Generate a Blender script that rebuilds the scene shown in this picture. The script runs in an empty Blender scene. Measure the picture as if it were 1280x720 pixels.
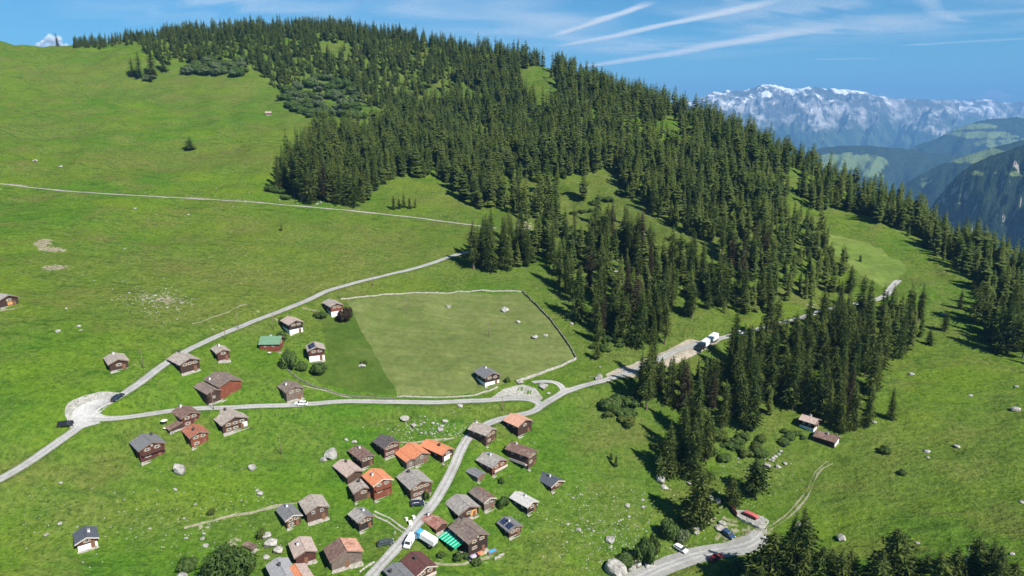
import bpy, bmesh, math, random
import numpy as np
from mathutils import Vector, Matrix

random.seed(7); rng = np.random.default_rng(11)
SC = bpy.context.scene; COL = SC.collection
R = math.radians

# ------------------------------------------------------------------ camera
F = 853.3; PITCH = R(14.6); H0 = 130.0
CP, SP = math.cos(PITCH), math.sin(PITCH)
cam_d = bpy.data.cameras.new('camera'); cam = bpy.data.objects.new('camera', cam_d); COL.objects.link(cam)
cam.location = (0, 0, H0); cam.rotation_euler = (R(90) - PITCH, 0, 0)
cam_d.sensor_width = 36; cam_d.lens = 36 * F / 1280; cam_d.clip_start = 1; cam_d.clip_end = 200000
SC.camera = cam

def ray(px, py):
    """direction per metre of northing for a place seen at px, py (1280x720 frame)"""
    yw = F * CP - (py - 360) * SP
    return (px - 640) / yw, (-(py - 360) * CP - F * SP) / yw
def at_y(px, py, Y):
    a, k = ray(px, py); return (a * Y, Y, H0 + k * Y)
def at_z(px, py, z):
    a, k = ray(px, py); Y = (z - H0) / k; return Vector((a * Y, Y, z))
def project(x, y, z):
    z = z - H0
    d = y * CP - z * SP; u = y * SP + z * CP
    return 640 + F * x / d, 360 - F * u / d

# ------------------------------------------------------------------ terrain controls: px, py, metres per pixel there
CT = [(0,720,.212),(100,720,.215),(300,720,.218),(450,720,.222),(600,720,.228),(800,720,.242),(950,690,.24),(1100,700,.228),(1270,700,.218),
(0,600,.235),(100,600,.242),(82,530,.25),(0,500,.252),(250,620,.247),(400,620,.25),(500,620,.252),(600,620,.256),(700,620,.262),(760,600,.268),(720,690,.244),(900,660,.255),(850,700,.249),
(300,530,.272),(200,480,.272),(300,460,.295),(0,430,.285),(133,457,.277),(100,380,.325),(230,400,.325),(300,380,.345),(415,385,.36),(0,300,.39),(200,300,.41),(400,310,.43),(450,340,.41),
(606,484,.308),(500,500,.298),(500,430,.345),(600,430,.345),(600,365,.4),(450,375,.375),(700,430,.35),(575,320,.44),(590,280,.49),(700,360,.41),
(240,248,.49),(0,230,.48),(430,250,.50),(560,200,.62),(100,150,.68),(100,100,.82),(0,150,.66),(0,100,.79),(250,150,.69),(250,100,.84),(400,150,.72),
(560,150,.75),(500,100,.88),(400,100,.87),(340,141,.745),(620,100,.86),
(700,300,.47),(800,300,.47),(800,250,.54),(700,250,.545),(700,200,.62),(800,200,.62),(700,150,.73),(900,300,.47),(900,250,.55),(900,200,.64),(640,330,.43),
(820,430,.36),(880,430,.357),(960,408,.387),(900,380,.385),(800,380,.39),(1060,380,.42),(1110,360,.44),(760,475,.32),(680,500,.303),(600,500,.30),(780,440,.345),
(1060,290,.53),(1010,265,.57),(1200,360,.43),(1150,330,.47),(1060,340,.46),(1000,320,.465),
(1150,450,.35),(1270,450,.35),(1200,550,.285),(1200,650,.245),(1270,600,.262),(1100,600,.27),(1000,600,.275),(1000,650,.257),(960,620,.266),(1000,550,.295),(1000,470,.335),(1080,500,.315),
(950,550,.293),(900,500,.315),(850,500,.314),(850,560,.285),(760,550,.29),(700,560,.28),(600,560,.278),(680,530,.293),(450,560,.275),(100,660,.225),(0,660,.223),
(377,507,.283),(200,540,.262),(1280,400,.39)]
# ground line of the crest and how the hill falls behind it
CREST = [(-120,40,.97),(0,48,.97),(50,58,.96),(100,58,.99),(180,50,1.02),(240,42,1.04),(300,38,1.05),(400,38,1.04),(460,38,1.03),(500,48,1.0),(560,55,.98),(640,70,.94),(700,85,.90),(760,113,.86),(820,133,.81),(880,152,.76),(940,177,.71),(1000,205,.66),(1050,232,.62),(1100,257,.585),(1150,285,.545),(1200,312,.51),(1240,330,.485),(1280,350,.46),(1400,395,.43)]
pts = []
def ctl(px, py, t):
    yw = F * CP - (py - 360) * SP
    pts.append(at_y(px, py, t * yw))
for c in CT: ctl(*c)
for (px, py, t) in CREST:
    yw = F * CP - (py - 360) * SP; Y = t * yw
    x, y, z = at_y(px, py, Y); pts.append((x, y, z))
    fall = .12 if px < 120 else .42
    for dd, m in ((70, fall * .6), (200, fall), (420, fall * 1.15)):
        a = 1 + dd / math.hypot(x, y)
        pts.append((x * a, y * a, z - dd * m))
# the land outside the frame goes on in the same way
for (px, py, t) in ((-150,720,.20),(-150,600,.225),(-150,450,.27),(-150,300,.38),(-150,200,.5),(-150,120,.72),(1400,720,.2),(1400,600,.245),(1400,500,.30),(200,820,.18),(500,820,.185),(800,820,.20),(1100,820,.185),(-100,850,.17),(1350,850,.17)):
    ctl(px, py, t)
P = np.array(pts)
def tps_fit(P, lam):
    n = len(P); S = 100.0
    X = P[:, :2] / S
    d2 = ((X[:, None] - X[None]) ** 2).sum(-1)
    K = .5 * d2 * np.log(d2 + 1e-12); K[np.arange(n), np.arange(n)] = lam
    A = np.zeros((n + 3, n + 3)); A[:n, :n] = K; A[:n, n] = 1; A[:n, n+1:] = X; A[n, :n] = 1; A[n+1:, :n] = X.T
    b = np.zeros(n + 3); b[:n] = P[:, 2]
    w = np.linalg.solve(A, b)
    return X, w, S
TX, TW, TS = tps_fit(P, .35)
def tps(x, y):
    q = np.stack([np.ravel(x), np.ravel(y)], 1) / TS; out = np.empty(len(q)); n = len(TX)
    for i in range(0, len(q), 20000):
        b = q[i:i+20000]; d2 = ((b[:, None] - TX[None]) ** 2).sum(-1)
        out[i:i+20000] = (.5 * d2 * np.log(d2 + 1e-12)) @ TW[:n] + TW[n] + b @ TW[n+1:]
    return out.reshape(np.shape(x))

def _hash(ix, iy, s):
    n = (ix.astype(np.int64) * 374761393 + iy.astype(np.int64) * 668265263 + s * 974634777) & 0x7fffffff
    n = ((n ^ (n >> 13)) * 1274126177) & 0x7fffffff
    return ((n ^ (n >> 16)) & 0xffffff) / 0xffffff
def vnoise(x, y, s=0):
    ix = np.floor(x); iy = np.floor(y); fx = x - ix; fy = y - iy
    fx = fx*fx*fx*(fx*(fx*6-15)+10); fy = fy*fy*fy*(fy*(fy*6-15)+10)
    ix = ix.astype(np.int64); iy = iy.astype(np.int64)
    a = _hash(ix, iy, s); b = _hash(ix+1, iy, s); c = _hash(ix, iy+1, s); d = _hash(ix+1, iy+1, s)
    return (a*(1-fx)+b*fx)*(1-fy) + (c*(1-fx)+d*fx)*fy
def fbm(x, y, sc, octv=4, s=0, gain=.5):
    v = 0; a = 1; t = 0
    for o in range(octv):
        v = v + a * (vnoise(x/sc*2**o + 17.3*o, y/sc*2**o - 9.1*o, s+o) - .5); t += a; a *= gain
    return v / t * 2

def axis(lo, a, b, hi, fine, coarse):
    l = [a]; st = fine
    while l[-1] > lo: st = min(coarse, st * 1.12); l.append(l[-1] - st)
    l = l[::-1]; l += list(np.arange(a + fine, b, fine)); st = fine
    while l[-1] < hi: st = min(coarse, st * 1.12); l.append(l[-1] + st)
    return np.array(l)
GX = axis(-1000, -190, 250, 1000, 1.2, 4.5)
GY = axis(60, 135, 330, 1500, 1.2, 4.5)
XX, YY = np.meshgrid(GX, GY)
ZZ = tps(XX, YY)
# gullies and hummocks
far = np.clip((np.hypot(XX, YY) - 300) / 300, 0, 1)
ZZ += fbm(XX, YY, 60, 4, 5) * (1.5 + 3.0 * far) + fbm(XX, YY, 14, 4, 9) * (1.0 + 1.3 * far) + fbm(XX, YY*1.7, 3.4, 2, 19) * .26 - np.abs(fbm(XX + .45*YY, YY*.16, 34, 3, 23)) * (1.3 + 2.8*far)
def Hgt(x, y, Z=None):
    Z = ZZ if Z is None else Z
    x = np.asarray(x, float); y = np.asarray(y, float)
    i = np.clip(np.searchsorted(GX, x) - 1, 0, len(GX)-2); j = np.clip(np.searchsorted(GY, y) - 1, 0, len(GY)-2)
    u = (x - GX[i]) / (GX[i+1]-GX[i]); v = (y - GY[j]) / (GY[j+1]-GY[j])
    return (Z[j,i]*(1-u)+Z[j,i+1]*u)*(1-v) + (Z[j+1,i]*(1-u)+Z[j+1,i+1]*u)*v
def hz(x, y): return float(Hgt(x, y))
def cast_many(PX, y0=100, y1=1400):
    PX = np.array(PX, float); yw = F*CP - (PX[:,1]-360)*SP
    a = (PX[:,0]-640)/yw; k = (-(PX[:,1]-360)*CP - F*SP)/yw
    Ys = np.arange(y0, y1, 1.5)
    d = H0 + k[:,None]*Ys - Hgt(a[:,None]*Ys, np.broadcast_to(Ys, (len(a), len(Ys))))
    hit = d < 0; hit[:, 0] = False; ok = hit.any(1); i = np.argmax(hit, 1)
    out = []
    for n in range(len(a)):
        if not ok[n]: out.append(None); continue
        j = i[n]; t = d[n,j-1]/(d[n,j-1]-d[n,j]); Y = Ys[j-1]+1.5*t
        out.append((a[n]*Y, Y))
    return out
def cast(px, py):
    r = cast_many([(px, py)])[0]
    if r is None: raise ValueError('no ground at %s %s' % (px, py))
    return r
def spot(px, py):
    x, y = cast(px, py); return Vector((x, y, hz(x, y)))
def mpp(px, py):
    x, y = cast(px, py); return y / (F*CP - (py-360)*SP)
def chaikin(p, n=2):
    p = np.array(p, float)
    for _ in range(n):
        q = [p[0]]
        for a, b in zip(p[:-1], p[1:]): q += [a*.75+b*.25, a*.25+b*.75]
        q.append(p[-1]); p = np.array(q)
    return p
def resample(p, step):
    d = np.r_[0, np.cumsum(np.hypot(*np.diff(p, axis=0).T))]
    s = np.linspace(0, d[-1], max(2, int(d[-1]/step)+1))
    return np.stack([np.interp(s, d, p[:,0]), np.interp(s, d, p[:,1])], 1)

# ------------------------------------------------------------------ roads (pixel way-points on the ground, width in metres)
ROADS = {
 'lower': ('road','asphalt', 4.2, [(-30,617),(-5,603),(45,573),(75,552),(97,534),(113,523)]),
 'climb': ('road','asphalt', 3.9, [(104,527),(112,516),(122,509),(140,501),(155,491),(180,475),(200,458),(210,453),(225,442),(250,430),(280,416),(300,408.5),(320,400),(345,391),(370,383),(402,366),(424,358),(460,350),(500,340),(537,331),(558,322),(570,318),(590,314),(612,312)]),
 'village': ('road','asphalt', 3.7, [(112,522),(128,526.5),(150,524.5),(180,518),(215,512.5),(250,510.5),(300,508.5),(350,507.5),(377,506),(400,504),(430,501.5),(460,501.5),(500,503),(550,503),(590,502),(615,500),(640,497),(660,496),(674,500),(680,507),(676,513),(663,518),(645,520),(620,523),(602,531),(588,541),(579,553),(574,566),(568,584),(558,604),(547,624),(532,642),(518,658),(503,676),(485,697),(468,716),(450,738),(436,755)]),
 'forest': ('road','asphalt', 3.6, [(676,510),(688,499),(700,491.5),(715,486),(735,481),(752,477),(764,472.5),(780,468),(800,460),(822,450),(842,440),(862,432),(890,425),(930,416),(965,406),(997,399),(1017,392),(1035,386),(1050,383),(1072,380),(1095,376),(1106,372),(1111,364),(1116,357),(1124,349)]),
 'loop': ('road','asphalt', 2.6, [(666,478.5),(678,476),(690,476),(700,478),(705,484),(704,489)]),
 'upper': ('road','gravel', 2.6, [(-20,227.5),(0,229),(20,232),(50,236),(100,240),(150,243),(200,246),(240,248),(270,250),(320,253),(370,257),(430,262),(480,268),(530,274),(590,281),(620,286)]),
 'bottom': ('road','asphalt', 6.8, [(760,742),(790,727),(815,715),(837,706),(862,697),(887,691),(912,687),(930,683),(945,677),(955,668)]),
 'barn': ('track','gravel', 1.9, [(950,672),(962,660),(975,653.5),(990,641),(1000,630),(1009,618),(1014,606),(1016,598),(1021,589),(1030,581),(1038,575)]),
}
PATHW = {}
road_pts = {}
ZB = ZZ.copy()
for key, (nm, mt, w, pp) in ROADS.items():
    c = [q for q in cast_many(chaikin(pp, 1)) if q is not None]
    c = resample(chaikin(c, 2), 1.2)
    for _ in range(3):
        k = np.ones(5)/5; c[2:-2] = np.stack([np.convolve(c[:,i], k, 'valid') for i in (0,1)], 1)
    z = Hgt(c[:,0], c[:,1], ZB); n = min(25, len(z)//3*2-1) | 1
    zp = np.pad(z, n//2, 'edge'); z = np.convolve(zp, np.ones(n)/n, 'valid')
    road_pts[key] = (c, z, w)
# carve the ground so that each road lies level across
WGT = np.zeros_like(ZZ); ZR = np.zeros_like(ZZ); DR = np.full_like(ZZ, 99.)
for key, (c, z, w) in road_pts.items():
    for (x, y), zz in zip(c, z):
        i0, i1 = np.searchsorted(GX, [x-9, x+9]); j0, j1 = np.searchsorted(GY, [y-9, y+9])
        d = np.hypot(XX[j0:j1,i0:i1]-x, YY[j0:j1,i0:i1]-y) - w/2
        s = np.exp(-np.clip(d+w/2, 0, None)**2/3.0) + 1e-9
        WGT[j0:j1,i0:i1] += s; ZR[j0:j1,i0:i1] += s*zz
        DR[j0:j1,i0:i1] = np.minimum(DR[j0:j1,i0:i1], d)
m = WGT > 0
ZR[m] /= WGT[m]
b = np.clip(1 - (DR - .9)/5.0, 0, 1); b = b*b*(3-2*b); b[~m] = 0
ZZ = ZZ*(1-b) + ZR*b
# ground lots beside the roads are levelled too
LOTS = {
 'hairpin_lot': ('gravel', [(83,526),(81,511),(87,502),(106,493.5),(132,488),(152,490),(150,497),(130,507),(116,514),(112,520),(114,527),(108,533),(100,537),(90,537)]),
 'hairpin_bend': ('bend', [(96,537),(89,529),(89,517),(99,508),(114,501),(128,498),(138,500),(126,508),(116,514),(114,520),(118,525),(128,529),(116,532),(105,535)]),
 'turning_lot': ('gravel', [(611,500),(617,494),(624,490),(630,485),(650,481.5),(660,483),(669,487),(676,494),(678,500),(668,501),(645,500),(625,502)]),
 'roadside_lot': ('gravel', [(818,703),(828,697),(838,692),(850,690),(866,683),(880,690),(870,696),(845,705),(825,713)]),
 'forest_lot': ('earth', [(757,468),(775,459),(790,456),(803,449),(830,440),(845,432),(858,425),(866,423),(877,427),(900,418),(905,425),(880,438),(857,450),(835,458),(815,466),(795,472),(775,472),(762,474)]),
 'junction_lot': ('gravel', [(898,686),(912,675),(930,670),(948,664),(962,660),(958,670),(945,680),(925,686)]),
 'terrace': ('gravel', [(919,637),(932,636.5),(946,643),(962,650),(960,656),(956,662),(949,661),(940,655),(928,651),(921,646)]),
}
def poly_world(pp):
    return [q for q in cast_many(pp) if q is not None]
def in_poly(x, y, poly):
    x = np.asarray(x); y = np.asarray(y); c = np.zeros(x.shape, bool); n = len(poly)
    for i in range(n):
        x0, y0 = poly[i]; x1, y1 = poly[(i+1) % n]
        if y0 == y1: continue
        t = ((y0 > y) != (y1 > y)) & (x < (x1-x0)*(y-y0)/(y1-y0)+x0)
        c ^= t
    return c
LOTW = {k: poly_world(chaikin(v[1]+[v[1][0]], 1)[:-1]) for k, v in LOTS.items()}
for k in ('terrace',):
    pw = np.array(LOTW[k]); zz = np.mean(Hgt(pw[:,0], pw[:,1])) + .3
    ins = in_poly(XX, YY, LOTW[k]); ZZ[ins] = zz

# ------------------------------------------------------------------ materials
def new_mat(name):
    m = bpy.data.materials.new(name); m.use_nodes = True; nt = m.node_tree
    for n in list(nt.nodes): nt.nodes.remove(n)
    out = nt.nodes.new('ShaderNodeOutputMaterial'); b = nt.nodes.new('ShaderNodeBsdfPrincipled')
    nt.links.new(b.outputs[0], out.inputs[0]); b.inputs['Roughness'].default_value = .9
    b.inputs['Specular IOR Level'].default_value = .2
    return m, nt, b, out
class NB:
    def __init__(s, nt): s.nt = nt
    def n(s, t, **kw):
        x = s.nt.nodes.new(t)
        for k, v in kw.items(): setattr(x, k, v)
        return x
    def set(s, sock, v):
        if isinstance(v, bpy.types.NodeSocket): s.nt.links.new(v, sock)
        elif isinstance(v, (tuple, list)) and len(v) == 3 and sock.type == 'RGBA': sock.default_value = (*v, 1)
        else: sock.default_value = v
    def math(s, op, a, b=None, c=None, clamp=False):
        x = s.n('ShaderNodeMath', operation=op); x.use_clamp = clamp
        s.set(x.inputs[0], a)
        if b is not None: s.set(x.inputs[1], b)
        if c is not None: s.set(x.inputs[2], c)
        return x.outputs[0]
    def vmath(s, op, a, b=None):
        x = s.n('ShaderNodeVectorMath', operation=op); s.set(x.inputs[0], a)
        if b is not None: s.set(x.inputs[1], b)
        return x.outputs['Value'] if op in ('DOT_PRODUCT','LENGTH','DISTANCE') else x.outputs[0]
    def mix(s, f, a, b, bt='MIX'):
        x = s.n('ShaderNodeMix', data_type='RGBA', blend_type=bt); s.set(x.inputs[0], f); s.set(x.inputs[6], a); s.set(x.inputs[7], b)
        return x.outputs[2]
    def noise(s, vec, sc, det=3, rough=.55, w=None, dist=0):
        x = s.n('ShaderNodeTexNoise'); s.set(x.inputs['Vector'], vec); s.set(x.inputs['Scale'], sc)
        x.inputs['Detail'].default_value = det; x.inputs['Roughness'].default_value = rough; x.inputs['Distortion'].default_value = dist
        return x.outputs[0]
    def map(s, vec, loc=(0,0,0), rot=(0,0,0), sc=(1,1,1)):
        x = s.n('ShaderNodeMapping'); s.set(x.inputs[0], vec); x.inputs[1].default_value = loc; x.inputs[2].default_value = rot; x.inputs[3].default_value = sc
        return x.outputs[0]
    def step(s, v, lo, hi, a=0, b=1):
        x = s.n('ShaderNodeMapRange', interpolation_type='SMOOTHSTEP'); s.set(x.inputs[0], v)
        x.inputs[1].default_value = lo; x.inputs[2].default_value = hi; s.set(x.inputs[3], a); s.set(x.inputs[4], b)
        return x.outputs[0]
    def attr(s, name):
        x = s.n('ShaderNodeAttribute'); x.attribute_name = name; return x.outputs['Fac']
    def obj(s): return s.n('ShaderNodeTexCoord').outputs['Object']
    def pos(s): return s.n('ShaderNodeNewGeometry').outputs['Position']
    def bump(s, h, st, dist=.1):
        x = s.n('ShaderNodeBump'); s.set(x.inputs['Height'], h); x.inputs['Strength'].default_value = st; x.inputs['Distance'].default_value = dist
        return x.outputs[0]

def simple_mat(name, col, rough=.8, var=.25, sc=1.5, spec=.2, metal=0, dirt=None, bump=0):
    m, nt, b, o = new_mat(name); N = NB(nt); v = N.obj()
    n = N.noise(v, sc, 4)
    c = N.mix(N.step(n, .3, .7), tuple(x*(1-var) for x in col), tuple(min(1, x*(1+var)) for x in col))
    if dirt: c = N.mix(N.step(N.noise(v, sc*.4, 3), .55, .75), c, dirt)
    N.set(b.inputs['Base Color'], c); b.inputs['Roughness'].default_value = rough
    b.inputs['Specular IOR Level'].default_value = spec; b.inputs['Metallic'].default_value = metal
    if bump: N.set(b.inputs['Normal'], N.bump(N.noise(v, sc*5, 3), bump, .05))
    return m

# grass ground
def ground_mat():
    m, nt, b, o = new_mat('meadow_ground'); N = NB(nt); p = N.pos()
    n1 = N.noise(p, .010, 5, .55); n2 = N.noise(p, .045, 5, .6); n3 = N.noise(N.map(p, rot=(0,0,.25), sc=(.10,.30,.3)), 1, 5, .65)
    n4 = N.noise(p, .6, 4, .7); n5 = N.noise(p, 1.7, 2, .6)
    base = N.mix(N.step(n1, .38, .62), (.064,.136,.014), (.092,.144,.018))
    base = N.mix(N.step(n2, .42, .72), base, (.104,.138,.028))
    base = N.mix(N.math('MULTIPLY', N.step(n3, .48, .68), .9), base, (.036,.084,.012))
    base = N.mix(N.math('MULTIPLY', N.step(N.noise(N.map(p, loc=(40,9,0), sc=(.03,.06,.06)), 1, 4, .6), .52, .68), .6), base, (.116,.118,.034))
    base = N.mix(N.math('MULTIPLY', N.step(N.noise(N.map(p, loc=(4,90,0), sc=(.02,.035,.05)), 1, 4, .6), .5, .68), .8), base, (.100,.160,.014))
    lush = N.attr('lush'); dry = N.attr('dry'); bare = N.attr('bare'); wild = N.attr('wild')
    base = N.mix(N.math('MULTIPLY', lush, .6), base, N.mix(N.step(n2,.35,.65), (.046,.126,.011), (.064,.142,.014)))
    base = N.mix(N.math('MULTIPLY', dry, .85), base, N.mix(N.step(n4,.35,.65), (.098,.118,.028), (.128,.130,.042)))
    base = N.mix(N.math('MULTIPLY', wild, N.step(n4,.3,.7)), base, N.mix(N.step(n2,.4,.6),(.060,.085,.020), (.095,.112,.034)))
    g = N.math('ADD', N.math('MULTIPLY', n4, .75), N.math('MULTIPLY', n5, .45))
    base = N.mix(1.0, base, N.mix(N.step(g, .38, .82), (.60,.66,.60), (1.38,1.30,1.3)), 'MULTIPLY')
    # darker tussocks
    v = N.n('ShaderNodeTexVoronoi'); N.set(v.inputs['Vector'], p); v.inputs['Scale'].default_value = .55
    tus = N.math('MULTIPLY', N.math('SUBTRACT', 1, N.step(v.outputs['Distance'], .12, .32)), N.step(n2, .44, .56))
    base = N.mix(N.math('MULTIPLY', tus, .7), base, (.03,.055,.012))
    # worn earth and pale stone specks
    f = N.step(N.math('ADD', bare, N.math('MULTIPLY', N.math('SUBTRACT', n4, .5), 1.1)), .42, .62)
    earth = N.mix(N.step(n4, .4, .65), (.19,.155,.10), (.30,.27,.20))
    base = N.mix(N.math('MULTIPLY', f, .85), base, earth)
    vs = N.n('ShaderNodeTexVoronoi'); N.set(vs.inputs['Vector'], p); vs.inputs['Scale'].default_value = .8
    sp = N.math('MULTIPLY', N.math('SUBTRACT', 1, N.step(vs.outputs['Distance'], .10, .17)), N.step(N.noise(p, .07, 3), .54, .66))
    base = N.mix(N.math('MULTIPLY', sp, .55), base, (.27,.29,.20))
    N.set(b.inputs['Base Color'], base)
    b.inputs['Roughness'].default_value = 1.0; b.inputs['Specular IOR Level'].default_value = 0
    h = N.math('ADD', n4, N.math('MULTIPLY', n3, 1.4))
    N.set(b.inputs['Normal'], N.bump(h, 1.0, .9))
    return m
def surface_mat(name, c0, c1, sc=.5, speck=None, bump=.3, rows=None, tyres=False):
    m, nt, b, o = new_mat(name); N = NB(nt); p = N.pos()
    n = N.noise(p, sc, 5, .65); n2 = N.noise(p, sc*6, 3, .6)
    c = N.mix(N.step(n, .35, .66), c0, c1); c = N.mix(1, c, N.mix(N.step(n2,.3,.7), (.86,.86,.86), (1.12,1.12,1.12)), 'MULTIPLY')
    if speck: c = N.mix(N.math('MULTIPLY', N.step(N.noise(p, sc*.35, 4, .7), .54, .66), .7), c, speck)
    if rows:   # swaths left by the mower
        r1 = N.noise(N.map(p, rot=(0, 0, rows), sc=(.018, .42, .02)), 1, 3, .6)
        c = N.mix(1, c, N.mix(N.step(r1, .36, .64), (.90,.93,.89), (1.08,1.05,1.08)), 'MULTIPLY')
    if tyres:  # two paler wheel tracks, darker middle and edges, patched repairs
        ac = N.math('ABSOLUTE', N.attr('across')); tw = N.math('ABSOLUTE', N.math('SUBTRACT', ac, .85))
        c = N.mix(1, c, N.mix(N.step(N.math('ADD', tw, N.math('MULTIPLY', n, .5)), .25, .95), (1.07,1.07,1.07), (.80,.80,.78)), 'MULTIPLY')
        pt = N.step(N.noise(p, .12, 2, .3), .60, .61); c = N.mix(N.math('MULTIPLY', pt, .35), c, (.20,.20,.195))
    N.set(b.inputs['Base Color'], c); b.inputs['Roughness'].default_value = .95; b.inputs['Specular IOR Level'].default_value = .1
    N.set(b.inputs['Normal'], N.bump(n2, bump, .1)); return m
M = {}
M['ground'] = ground_mat()
M['asphalt'] = surface_mat('pale_asphalt', (.31,.305,.29), (.37,.365,.35), .22, (.26,.255,.235), tyres=True)
M['bend'] = surface_mat('pale_asphalt_bend', (.32,.315,.30), (.375,.37,.355), .15, (.29,.285,.265), .2)
M['gravel'] = surface_mat('gravel_surface', (.215,.208,.185), (.335,.325,.30), .9, (.17,.175,.12), .6)
M['earth'] = surface_mat('packed_earth', (.25,.215,.165), (.33,.29,.235), .4, (.15,.14,.08), .6)
M['track'] = surface_mat('worn_track', (.17,.165,.10), (.26,.245,.17), .5, (.10,.125,.04), .6)
M['cut'] = surface_mat('mown_grass', (.094,.122,.032), (.118,.140,.044), .08, (.082,.118,.026), .5, rows=.5)
M['cut2'] = surface_mat('mown_meadow', (.098,.145,.026), (.118,.158,.034), .04, (.088,.135,.022), .5, rows=-.7)
M['lushfield'] = surface_mat('uncut_grass', (.044,.080,.010), (.066,.098,.016), .09, (.078,.108,.026), .9)

# ------------------------------------------------------------------ mesh helpers
def link(name, me, mat=None, parent=None, smooth=False):
    o = bpy.data.objects.new(name, me); COL.objects.link(o)
    if mat is not None and not me.materials:
        for mm in (mat if isinstance(mat, (list, tuple)) else [mat]): me.materials.append(mm)
    if smooth: me.shade_smooth()
    if parent is not None: o.parent = parent
    return o
def pymesh(name, v, f):
    me = bpy.data.meshes.new(name); me.from_pydata([tuple(map(float, q)) for q in v], [], f); me.update(); return me
def npmesh(name, V, Fa):
    """V (n,3), Fa (m,k) all faces with k corners"""
    me = bpy.data.meshes.new(name); k = Fa.shape[1]
    me.vertices.add(len(V)); me.vertices.foreach_set('co', np.ascontiguousarray(V, np.float32).ravel())
    me.loops.add(Fa.size); me.loops.foreach_set('vertex_index', np.ascontiguousarray(Fa, np.int32).ravel())
    me.polygons.add(len(Fa)); me.polygons.foreach_set('loop_start', np.arange(0, Fa.size, k, dtype=np.int32))
    me.update(calc_edges=True); me.validate(); return me
def tag(o, label=None, cat=None, group=None, kind=None):
    for k, v in (('label', label), ('category', cat), ('group', group), ('kind', kind)):
        if v: o[k] = v
    return o
def empty(name, loc, rz=0):
    o = bpy.data.objects.new(name, None); COL.objects.link(o); o.location = loc; o.rotation_euler = (0, 0, rz)
    o.empty_display_size = .2; return o
class MB:
    def __init__(s): s.v = []; s.f = []
    def box(s, x0, x1, y0, y1, z0, z1):
        n = len(s.v); s.v += [(x0,y0,z0),(x1,y0,z0),(x1,y1,z0),(x0,y1,z0),(x0,y0,z1),(x1,y0,z1),(x1,y1,z1),(x0,y1,z1)]
        s.f += [tuple(n+i for i in q) for q in ((0,3,2,1),(4,5,6,7),(0,1,5,4),(1,2,6,5),(2,3,7,6),(3,0,4,7))]; return s
    def add(s, v, f):
        n = len(s.v); s.v += list(v); s.f += [tuple(n+i for i in q) for q in f]; return s
    def prism(s, prof, y0, y1, ax='y'):
        n = len(prof); c = (lambda a, b, t: (a, t, b)) if ax == 'y' else (lambda a, b, t: (t, a, b))
        s.add([c(a, b, y0) for a, b in prof] + [c(a, b, y1) for a, b in prof],
              [tuple(range(n))[::-1], tuple(range(n, 2*n))] + [(i, (i+1) % n, n+(i+1) % n, n+i) for i in range(n)]); return s
    def cyl(s, c, r, h, seg=12, ax='z', r2=None):
        r2 = r if r2 is None else r2; vs = []
        for k, rr in ((0, r), (1, r2)):
            for i in range(seg):
                a = 2*math.pi*i/seg; p, q = rr*math.cos(a), rr*math.sin(a)
                vs.append({'z': (c[0]+p, c[1]+q, c[2]+k*h), 'y': (c[0]+p, c[1]+k*h, c[2]+q), 'x': (c[0]+k*h, c[1]+p, c[2]+q)}[ax])
        s.add(vs, [tuple(range(seg))[::-1], tuple(range(seg, 2*seg))] + [(i, (i+1) % seg, seg+(i+1) % seg, seg+i) for i in range(seg)]); return s
    def build(s, name, mat, parent=None, bevel=0, smooth=False):
        me = pymesh(name, s.v, s.f)
        bm = bmesh.new(); bm.from_mesh(me); bmesh.ops.recalc_face_normals(bm, faces=bm.faces)
        if bevel: bmesh.ops.bevel(bm, geom=bm.edges[:], offset=bevel, segments=2, affect='EDGES', profile=.6)
        bm.to_mesh(me); bm.free()
        return link(name, me, mat, parent, smooth)
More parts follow.
